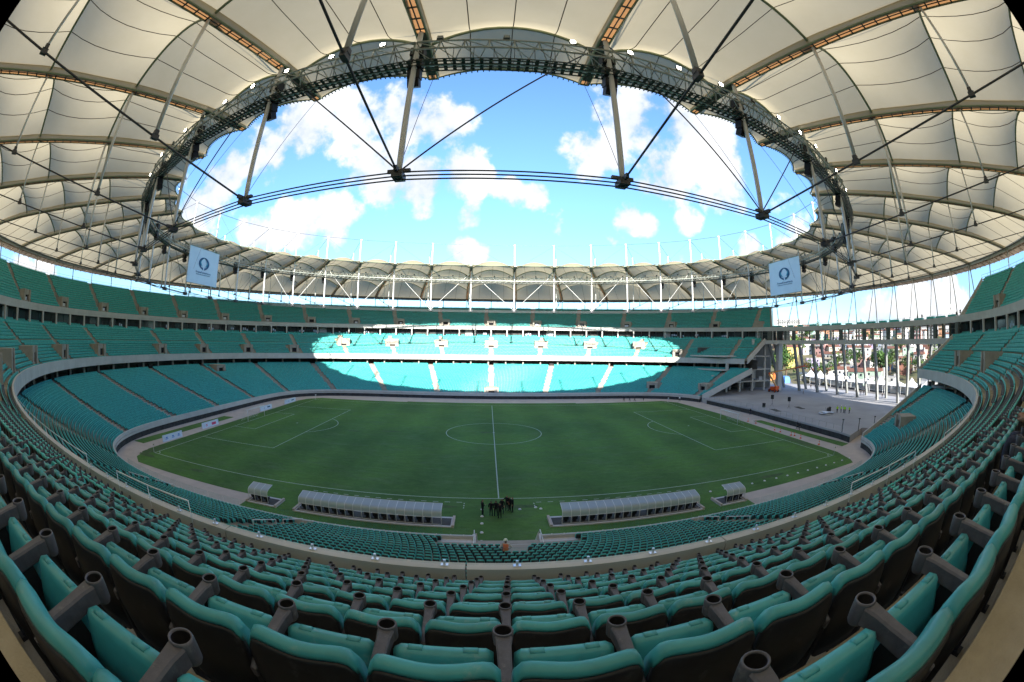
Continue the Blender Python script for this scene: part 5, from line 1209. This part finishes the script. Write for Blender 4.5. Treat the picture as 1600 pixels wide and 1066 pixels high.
for j, (x, y, l) in enumerate(((102.3, 23.3, 'pale-shirted person walking near the middle columns'), (117.6, 33.6, 'dark person left of a column at the back of the platform'), (118.9, 32.2, 'dark person just right of the first at the back columns'), (118, 6.9, 'dark person standing before the white tents'), (118.7, 6.0, 'dark person paired with another before the white tents'), (117.3, -3.8, 'dark person at the right edge of the platform columns'))):
    person(l, x, y, 1.4, rnd.uniform(0, 6), top='shirt_light' if j == 0 else 'suit', legs='jeans', pose='walk', h=1.75)
for j, (x, y, l) in enumerate(((39.9, 39.2, 'dark person on the far path, leftmost of four'), (41.9, 39.4, 'dark person on the far path, second of four'), (43.5, 39.2, 'dark person on the far path, third of four'), (46.5, 39.2, 'dark crouched person on the far path, rightmost of four'))):
    person(l, x, y, 0, rnd.uniform(0, 6), h=1.75 if j < 3 else 1.4, pose='walk')
person('person in white shirt on the far right path', 57.0, 34.6, 0, 2, top='white_paint', legs='suit', pose='walk')
person('dark person by the platform wall on the right path', 62.1, -14.4, 0, 1.2, pose='walk')
person('dark person a step behind by the platform wall', 61.6, -15.6, 0, 4.2, top='suit', legs='jeans')
person('brown-clad person by the platform wall near the right goal', 63.4, 5.5, 0, 2.0, top='suit', legs='jeans', pose='walk')
for j, az in enumerate((54.9, 61.9, 64.0, 64.8, 70.6, 71.3)):
    a = math.radians(az); hv = np.array([math.sin(a), math.cos(a)]); ks = np.linspace(60, 220, 3000); PP = CAM[:2]+ks[:, None]*hv; fv = (np.abs(PP[:, 0])/109.0)**2.3+(np.abs(PP[:, 1])/86.0)**2.3-1
    q = PP[np.where(np.diff(np.sign(fv)))[0][-1]]
    person('dark figure on the deck above the opening, %s from the left' % ordn(j), q[0], q[1], 24.06, rnd.uniform(0, 6), pose='sit' if j in (1, 4) else 'stand', group='figures on the deck above the opening')
person('person in dark jeans seated in the near rows at the right edge', 3.86, -75.96, 15.78, 0.02, top='suit', legs='jeans', pose='sit', h=1.8, arms={1: 'front', -1: 'front'})

# ------------------------------------------------------------------ platform equipment
def spk_stand(x, y, label, pole=True):
    t = thing('speaker_on_stand', label, 'loudspeaker', (x, y, 1.4), -1.3, 'loudspeakers on the platform')
    if pole:
        mb = MB(); mb.tube([(0, 0, 0.5), (0, 0, 1.9)], 0.03, 6); mb.build('pole', 'black', t)
        for k in range(3): mb = MB(); mb.tube([(0, 0, 0.8), (0.55*math.cos(k*2.1), 0.55*math.sin(k*2.1), 0.02)], 0.02, 5); mb.build('leg', 'black', t)
    z = 1.9 if pole else 0.0
    mb = MB(); mb.hexa([(-0.4, -0.3, z), (0.4, -0.3, z), (0.28, 0.32, z), (-0.28, 0.32, z), (-0.4, -0.3, z+1.1), (0.4, -0.3, z+1.1), (0.28, 0.32, z+1.1), (-0.28, 0.32, z+1.1)]); mb.build('cabinet', 'black', t)
    mb = MB(); mb.lathe([(0.22, 0), (0.2, 0.02), (0.08, -0.02), (0, -0.02)], seg=12); o = mb.build('cone', 'rubber', t); o.rotation_euler = (PI/2, 0, 0); o.location = (0, -0.305, z+0.4)
spk_stand(72.8, 7.4, 'black loudspeaker on a tripod, left one on the platform'); spk_stand(74.1, 1.5, 'black loudspeaker on a tripod, right one on the platform'); spk_stand(69.3, 6.9, 'black loudspeaker standing low at the left of the platform', False)
t = thing('panel_pile', 'untidy pile of white panels and a dark trolley on the platform', 'pile', (76.5, -10.6, 1.4))
for k in range(9):
    mb = MB(); mb.box((rnd.uniform(-1.6, 1.6), rnd.uniform(-1.3, 1.3), 0.08+0.07*k), (rnd.uniform(1.5, 3.0), rnd.uniform(0.7, 1.3), 0.06), rnd.uniform(0, 3)); mb.build('panel', 'board_white' if k % 3 else 'fascia', t)
t = thing('trolley', 'dark trolley loaded with bags beside the pile of panels', 'trolley', (78.9, -9.6, 1.4))
mb = MB(); mb.box((0, 0, 0.35), (1.6, 0.9, 0.1)); mb.build('deck', 'steel_dark', t)
for x in (-0.6, 0.6):
    for y in (-0.35, 0.35): mb = MB(); mb.tube([(x, y-0.05, 0.15), (x, y+0.05, 0.15)], 0.15, 10); mb.build('wheel', 'rubber', t)
for k in range(3): mb = MB(); mb.box((-0.5+0.5*k, rnd.uniform(-0.2, 0.2), 0.4+0.35), (0.5, 0.6, 0.7+0.3*k), 0.2*k); mb.build('bag', 'concourse', t)
mb = MB(); mb.tube([(-0.85, -0.4, 0.35), (-0.95, -0.4, 1.3), (-0.95, 0.4, 1.3), (-0.85, 0.4, 0.35)], 0.03, 6); mb.build('handle', 'steel_dark', t)
for k, (x, y, l) in enumerate(((77.8, 0.8, 'dark rubber mat lying on the platform behind the right loudspeaker'), (68.9, 1.4, 'long dark mat by the front edge of the platform'))):
    mb = MB(); G = [[(a, b, 0.05+0.04*math.sin(a*2+b)) for b in np.linspace(-0.8, 0.8, 5)] for a in np.linspace(-2.2, 2.2, 9)]; mb.grid(G); mb.grid([[(q[0], q[1], 0.006) for q in r] for r in G]); o = mb.build('rubber_mat', 'concourse', None); o.location = (x, y, 1.4); o.rotation_euler = (0, 0, 1.3); tag(o, l, 'mat')
# boom lift
t = thing('boom_lift', 'orange boom lift with raised folded arm by the end of the far stand', 'boom lift', (96.3, 33.6, 1.4), math.radians(100))
mb = MB(); mb.box((0, 0, 0.85), (3.4, 1.5, 0.5)); mb.box((-0.3, 0, 1.5), (2.6, 1.9, 0.8)); mb.box((-1.5, 0, 1.6), (0.8, 2.1, 1.0)); mb.build('chassis', 'lift_orange', t)
for x in (-1.35, 1.35):
    for y in (-0.95, 0.95): mb = MB(); mb.tube([(x, y-0.18, 0.5), (x, y+0.18, 0.5)], 0.5, 16); w_ = mb.build('wheel', 'rubber', t); mb = MB(); mb.tube([(x, y-0.2, 0.5), (x, y+0.2, 0.5)], 0.24, 12); mb.build('rim', 'lift_orange', w_)
mb = MB(); mb.beam((-1.2, 0, 1.9), (2.6, 0, 6.1), 0.45, 0.5, up=(0, 1, 0)); mb.build('lower_boom', 'lift_boom', t)
mb = MB(); mb.beam((2.6, 0, 6.1), (2.3, 0, 6.6), 0.5, 0.6, up=(0, 1, 0)); mb.build('elbow', 'lift_orange', t)
mb = MB(); mb.beam((2.5, 0.0, 6.5), (-9.0, 0.0, 8.6), 0.4, 0.45, up=(0, 1, 0)); ub = mb.build('upper_boom', 'lift_boom', t)
mb = MB(); mb.beam((-9.0, 0, 8.6), (-14.0, 0, 9.6), 0.28, 0.32, up=(0, 1, 0)); mb.build('fly_section', 'lift_orange', ub)
mb = MB()
for z in (9.4, 10.0, 10.5):
    for a, b in (((-14.2, -0.9), (-15.3, -0.9)), ((-15.3, -0.9), (-15.3, 0.9)), ((-15.3, 0.9), (-14.2, 0.9)), ((-14.2, 0.9), (-14.2, -0.9))): mb.tube([(*a, z), (*b, z)], 0.04, 5)
for a in ((-14.2, -0.9), (-15.3, -0.9), (-15.3, 0.9), (-14.2, 0.9)): mb.tube([(*a, 9.4), (*a, 10.5)], 0.04, 5)
mb.box((-14.75, 0, 9.38), (1.1, 1.8, 0.06)); mb.build('basket', 'lift_orange', t)
# thin rail along the platform front
t = thing('platform_railing', 'thin wire railing along the front edge of the pale platform', 'railing')
a, b, c = np.array((64.7, 4.0)), np.array((63.4, -26.4)), np.array((62.8, 26.5))
pts = [c*(1-f)+a*f for f in np.linspace(0, 1, 10)]+[a*(1-f)+b*f for f in np.linspace(0, 1, 14)][1:]
for q in pts: mb = MB(); mb.tube([(q[0]+0.4, q[1], 1.4), (q[0]+0.4, q[1], 2.5)], 0.03, 5); mb.build('post', 'steel_grey', t)
mb = MB(); mb.tube([(q[0]+0.4, q[1], 2.48) for q in pts], 0.02, 4); mb.build('wire', 'steel_grey', t)
for k, (x, y) in enumerate(((63.2, -27.2), (67, -29), (72, -30), (78, -36))):
    t = thing('fence_post', 'dark post at the near right corner of the platform, %s from the pitch' % ordn(k), 'post', (x, y, 1.4), 0, 'posts at the platform corner'); mb = MB(); mb.tube([(0, 0, 0), (0, 0, 2.4)], 0.09, 6); mb.build('shaft', 'steel_dark', t); mb = MB(); mb.box((0, 0, 2.4), (0.3, 0.3, 0.2)); mb.build('head', 'steel_dark', t)

# ------------------------------------------------------------------ town on the hillside beyond the opening
def hill_z(r): f = min(1.0, max(0.0, (r-190)/260.0)); return -0.3+30*f*f*(3-2*f)
mb = MB(); G = []
for az in np.linspace(20, 100, 41):
    a = math.radians(az); row = []
    for r in list(np.linspace(185, 480, 24))+[700, 1200, 2500]:
        z = hill_z(r)-0.25 if r < 500 else 29-(r-480)*0.002
        row.append((CAM[0]+r*math.sin(a), CAM[1]+r*math.cos(a), z+(1.0*math.sin(az*1.7+r*0.05) if 200 < r < 500 else 0)))
    G.append(row)
mb.grid(G); tag(mb.build('hillside', 'earth', smooth=True), kind='structure')
winm = MB(); winm.box((0, 0, 0), (1.1, 0.16, 1.1)); winm = winm.mesh('window', 'window_dark'); dorm = MB(); dorm.box((0, 0, 0), (1.0, 0.16, 2.0)); dorm = dorm.mesh('door', 'trunk')
hc = 0
def house(x, y, z, rz, wd, dp, fl, colour, label, roofk, group='houses on the hillside', cat='house', fh=2.9):
    t = thing('hillside_house' if cat == 'house' else 'apartment_block', label, cat, (x, y, z), rz, group); H = fl*fh
    mb = MB(); mb.box((0, 0, H/2-1.5), (wd, dp, H+3.0)); mb.build('wall', 'house_'+colour.replace(' ', '_'), t)
    if roofk == 'tile':
        mb = MB(); e = 0.35; mb.add([(-wd/2-e, -dp/2-e, H+0.02), (wd/2+e, -dp/2-e, H+0.02), (wd/2+e, dp/2+e, H+0.02), (-wd/2-e, dp/2+e, H+0.02), (-wd/2-e, 0, H+1.5), (wd/2+e, 0, H+1.5)], [(0, 1, 5, 4), (2, 3, 4, 5), (0, 4, 3), (1, 2, 5), (3, 2, 1, 0)]); mb.build('roof', 'roof_tile', t)
    else:
        mb = MB(); mb.box((0, 0, H+0.1), (wd+0.3, dp+0.3, 0.2)); mb.box((wd*0.2, dp*0.1, H+0.75), (1.6, 1.4, 1.1)); mb.build('roof', 'roof_grey', t)
    n = max(2, int(wd/2.6))
    for f in range(fl):
        for k in range(n):
            if rnd.random() < 0.12: continue
            xx = -wd/2+wd*(k+0.5)/n
            if f == 0 and k == 0: obj('door', dorm, t, (xx, -dp/2, 1.0))
            else: obj('window', winm, t, (xx, -dp/2, f*fh+1.6))
    if fl > 1 and rnd.random() < 0.6:
        mb = MB(); mb.box((0, -dp/2-0.5, fh*(fl-1)+0.1), (wd*0.8, 1.0, 0.15)); mb.box((0, -dp/2-0.95, fh*(fl-1)+0.55), (wd*0.8, 0.08, 0.9)); mb.build('balcony', 'house_'+rnd.choice(['white', 'cream', 'grey']), t)
    return t
names = ['white', 'white', 'white', 'white', 'pink', 'red brick', 'pink', 'cream', 'lilac', 'pale blue', 'grey', 'white', 'pale green', 'white', 'orange', 'cream']
FL = {1: 'one-storey', 2: 'two-storey', 3: 'three-storey', 4: 'four-storey', 5: 'five-storey'}
for ri, r in enumerate((212, 232, 254, 278, 303, 330, 358, 388, 420)):
    n = int(0.5*r/10.2); k = 0
    for j in range(n):
        az = 41.5+28.5*(j+0.5)/n+rnd.uniform(-0.3, 0.3)
        if ri < 4 and abs(az-44.5) < 2.3: continue
        if rnd.random() < (0.30 if ri < 2 else 0.10): continue
        a = math.radians(az); rr = r+rnd.uniform(-6, 6); c = rnd.choice(names); fl = rnd.choice((1, 2, 2, 3, 3)) if ri > 1 else rnd.choice((1, 2, 2)); rk = rnd.choice(('tile', 'tile', 'flat'))
        house(CAM[0]+rr*math.sin(a), CAM[1]+rr*math.cos(a), hill_z(rr), -a+rnd.uniform(-0.5, 0.5), rnd.uniform(6.5, 10.5), rnd.uniform(6, 8), fl, c,
              '%s %s house, %s from the left in the %s row up the hill' % (c, FL[fl], ordn(k), ordn(ri)), rk); k += 1
house(180, 110, -0.3, -0.78+0.1, 7.5, 8, 5, 'yellow', 'tall yellow five-storey house between the columns with a tiled roof', 'tile', None, fh=3.4)
house(296, 232, 24, -0.9, 30, 12, 7, 'white', 'long white apartment block rising above the ring beam at the far left of the opening', 'flat', None, 'apartment block')
house(262, 262, 20, -0.8, 14, 12, 7, 'cream', 'cream apartment block behind the cut end of the far top tier', 'flat', None, 'apartment block')
def tree(x, y, z, h, cr, label, m, seed, group='trees on the hillside'):
    rg = random.Random(seed); t = thing('broadleaf_tree', label, 'tree', (x, y, z), 0, group)
    mb = MB(); mb.tube([(0, 0, -1), (0.1, 0, h*0.25), (0.05, 0.15, h*0.5), (0, 0, h*0.75)], [h*0.035, h*0.028, h*0.018, h*0.006], 7)
    tips = []
    for k in range(6):
        a = k*1.05+rg.random(); e = (cr*0.65*math.cos(a), cr*0.65*math.sin(a), h*(0.55+0.3*rg.random())); mb.tube([(0.05, 0.1, h*0.35), (e[0]*0.5, e[1]*0.5, h*0.5), e], [h*0.015, h*0.01, h*0.004], 5); tips.append(e)
    mb.build('trunk', 'trunk', t)
    for q in range(2):
        mb = MB()
        cl = [(rg.gauss(0, cr*0.45), rg.gauss(0, cr*0.45), h*0.68+rg.gauss(0, h*0.13), cr*rg.uniform(0.25, 0.45)) for _ in range(9)]
        for cx, cy, cz, rr in cl:
            for _ in range(34):
                d = np.array([rg.gauss(0, 1), rg.gauss(0, 1), rg.gauss(0, 0.8)]); d = d/np.linalg.norm(d)*rr*rg.uniform(0.6, 1.1); c = np.array([cx, cy, cz])+d
                s = 0.055*h*rg.uniform(0.6, 1.2); u_ = np.array([rg.gauss(0, 1) for _ in range(3)]); u_ /= np.linalg.norm(u_); v_ = np.cross(u_, [rg.gauss(0, 1) for _ in range(3)]); v_ /= np.linalg.norm(v_)
                mb.add([c-u_*s, c+v_*s*0.5, c+u_*s, c-v_*s*0.5], [(0, 1, 2, 3)])
        mb.build('crown', 'leaf%d' % ((m+q) % 4), t)
TREES = [(47.0, 228, 9, 4.5, 0), (42.6, 206, 15, 6, 1), (43.4, 225, 16, 6, 3), (49.5, 214, 10, 5, 1), (51.0, 240, 12, 5, 2), (53.8, 245, 14, 6, 0), (58.0, 214, 17, 7, 0), (59.6, 232, 15, 6, 2), (62.5, 236, 11, 5, 3), (64.5, 225, 12, 5, 1), (66.5, 240, 13, 6, 0), (45.3, 300, 14, 6, 1), (46.6, 345, 13, 6, 1), (50.5, 310, 11, 5, 0), (55.5, 330, 12, 5, 3), (61, 300, 12, 5, 2), (63.6, 365, 13, 6, 0), (43.0, 268, 17, 7, 1), (68, 280, 13, 6, 2), (57, 380, 13, 6, 1), (48.6, 395, 12, 6, 3), (52, 280, 9, 4, 3)]
for k, (az, r, h, cr, m) in enumerate(sorted(TREES)):
    a = math.radians(az); tree(CAM[0]+r*math.sin(a), CAM[1]+r*math.cos(a), hill_z(r), h, cr, '%s tree on the hillside, %s from the left behind the columns' % (['bright green', 'dark green', 'yellowish green', 'olive'][m], ordn(k)), m, k)
for k in range(10):      # row of peaked tents
    f = k/9; x, y = 152-4*math.sin(f*3), 66-74*f
    t = thing('white_tent', 'white peaked tent, %s from the left in the row behind the columns' % ordn(k), 'tent', (x, y, -0.25), 0.0, 'row of white peaked tents')
    w_ = 7.6; mb = MB(); mb.add([(-w_/2, -w_/2, 3.2), (w_/2, -w_/2, 3.2), (w_/2, w_/2, 3.2), (-w_/2, w_/2, 3.2), (-1.2, -1.2, 4.6), (1.2, -1.2, 4.6), (1.2, 1.2, 4.6), (-1.2, 1.2, 4.6), (0, 0, 6.4)], [(0, 1, 5, 4), (1, 2, 6, 5), (2, 3, 7, 6), (3, 0, 4, 7), (4, 5, 8), (5, 6, 8), (6, 7, 8), (7, 4, 8)]); mb.build('canopy', 'tent_white', t)
    for sx in (-1, 1):
        for sy in (-1, 1): mb = MB(); mb.tube([(sx*w_/2, sy*w_/2, 0), (sx*w_/2, sy*w_/2, 3.2)], 0.08, 6); mb.build('leg', 'white_paint', t)
    mb = MB(); mb.box((w_/2-0.05, 0, 1.5), (0.06, w_-0.4, 2.6)); mb.build('side_wall', 'tent_white', t)
    if k % 2: mb = MB(); mb.box((0.5, 0.8, 0.8), (2.2, 3.0, 1.5), 0.3); mb.build('crate', 'pit_grey', t)
t = thing('site_container', 'orange site container behind the left columns', 'container', (140, 85, -0.25), 0.6)
mb = MB(); mb.box((0, 0, 2.2), (7, 3, 4.0)); mb.build('shell', 'lift_boom', t)
for k in range(9): mb = MB(); mb.box((-3.2+0.8*k, -1.53, 2.2), (0.25, 0.07, 3.7)); mb.build('rib', 'lift_orange', t)
t = thing('covered_load', 'bright blue tarpaulin over a load right of the orange container', 'tarpaulin', (139, 73, -0.25))
mb = MB(); mb.loft([[(x*s, y*s, z) for x, y in ((-2, -2.4), (2, -2.2), (2.2, 2.3), (-2.1, 2.2))] for z, s in ((0, 1), (1.6, 0.98), (2.9, 0.8), (3.3, 0.4))]); mb.build('sheet', 'blue_print', t)
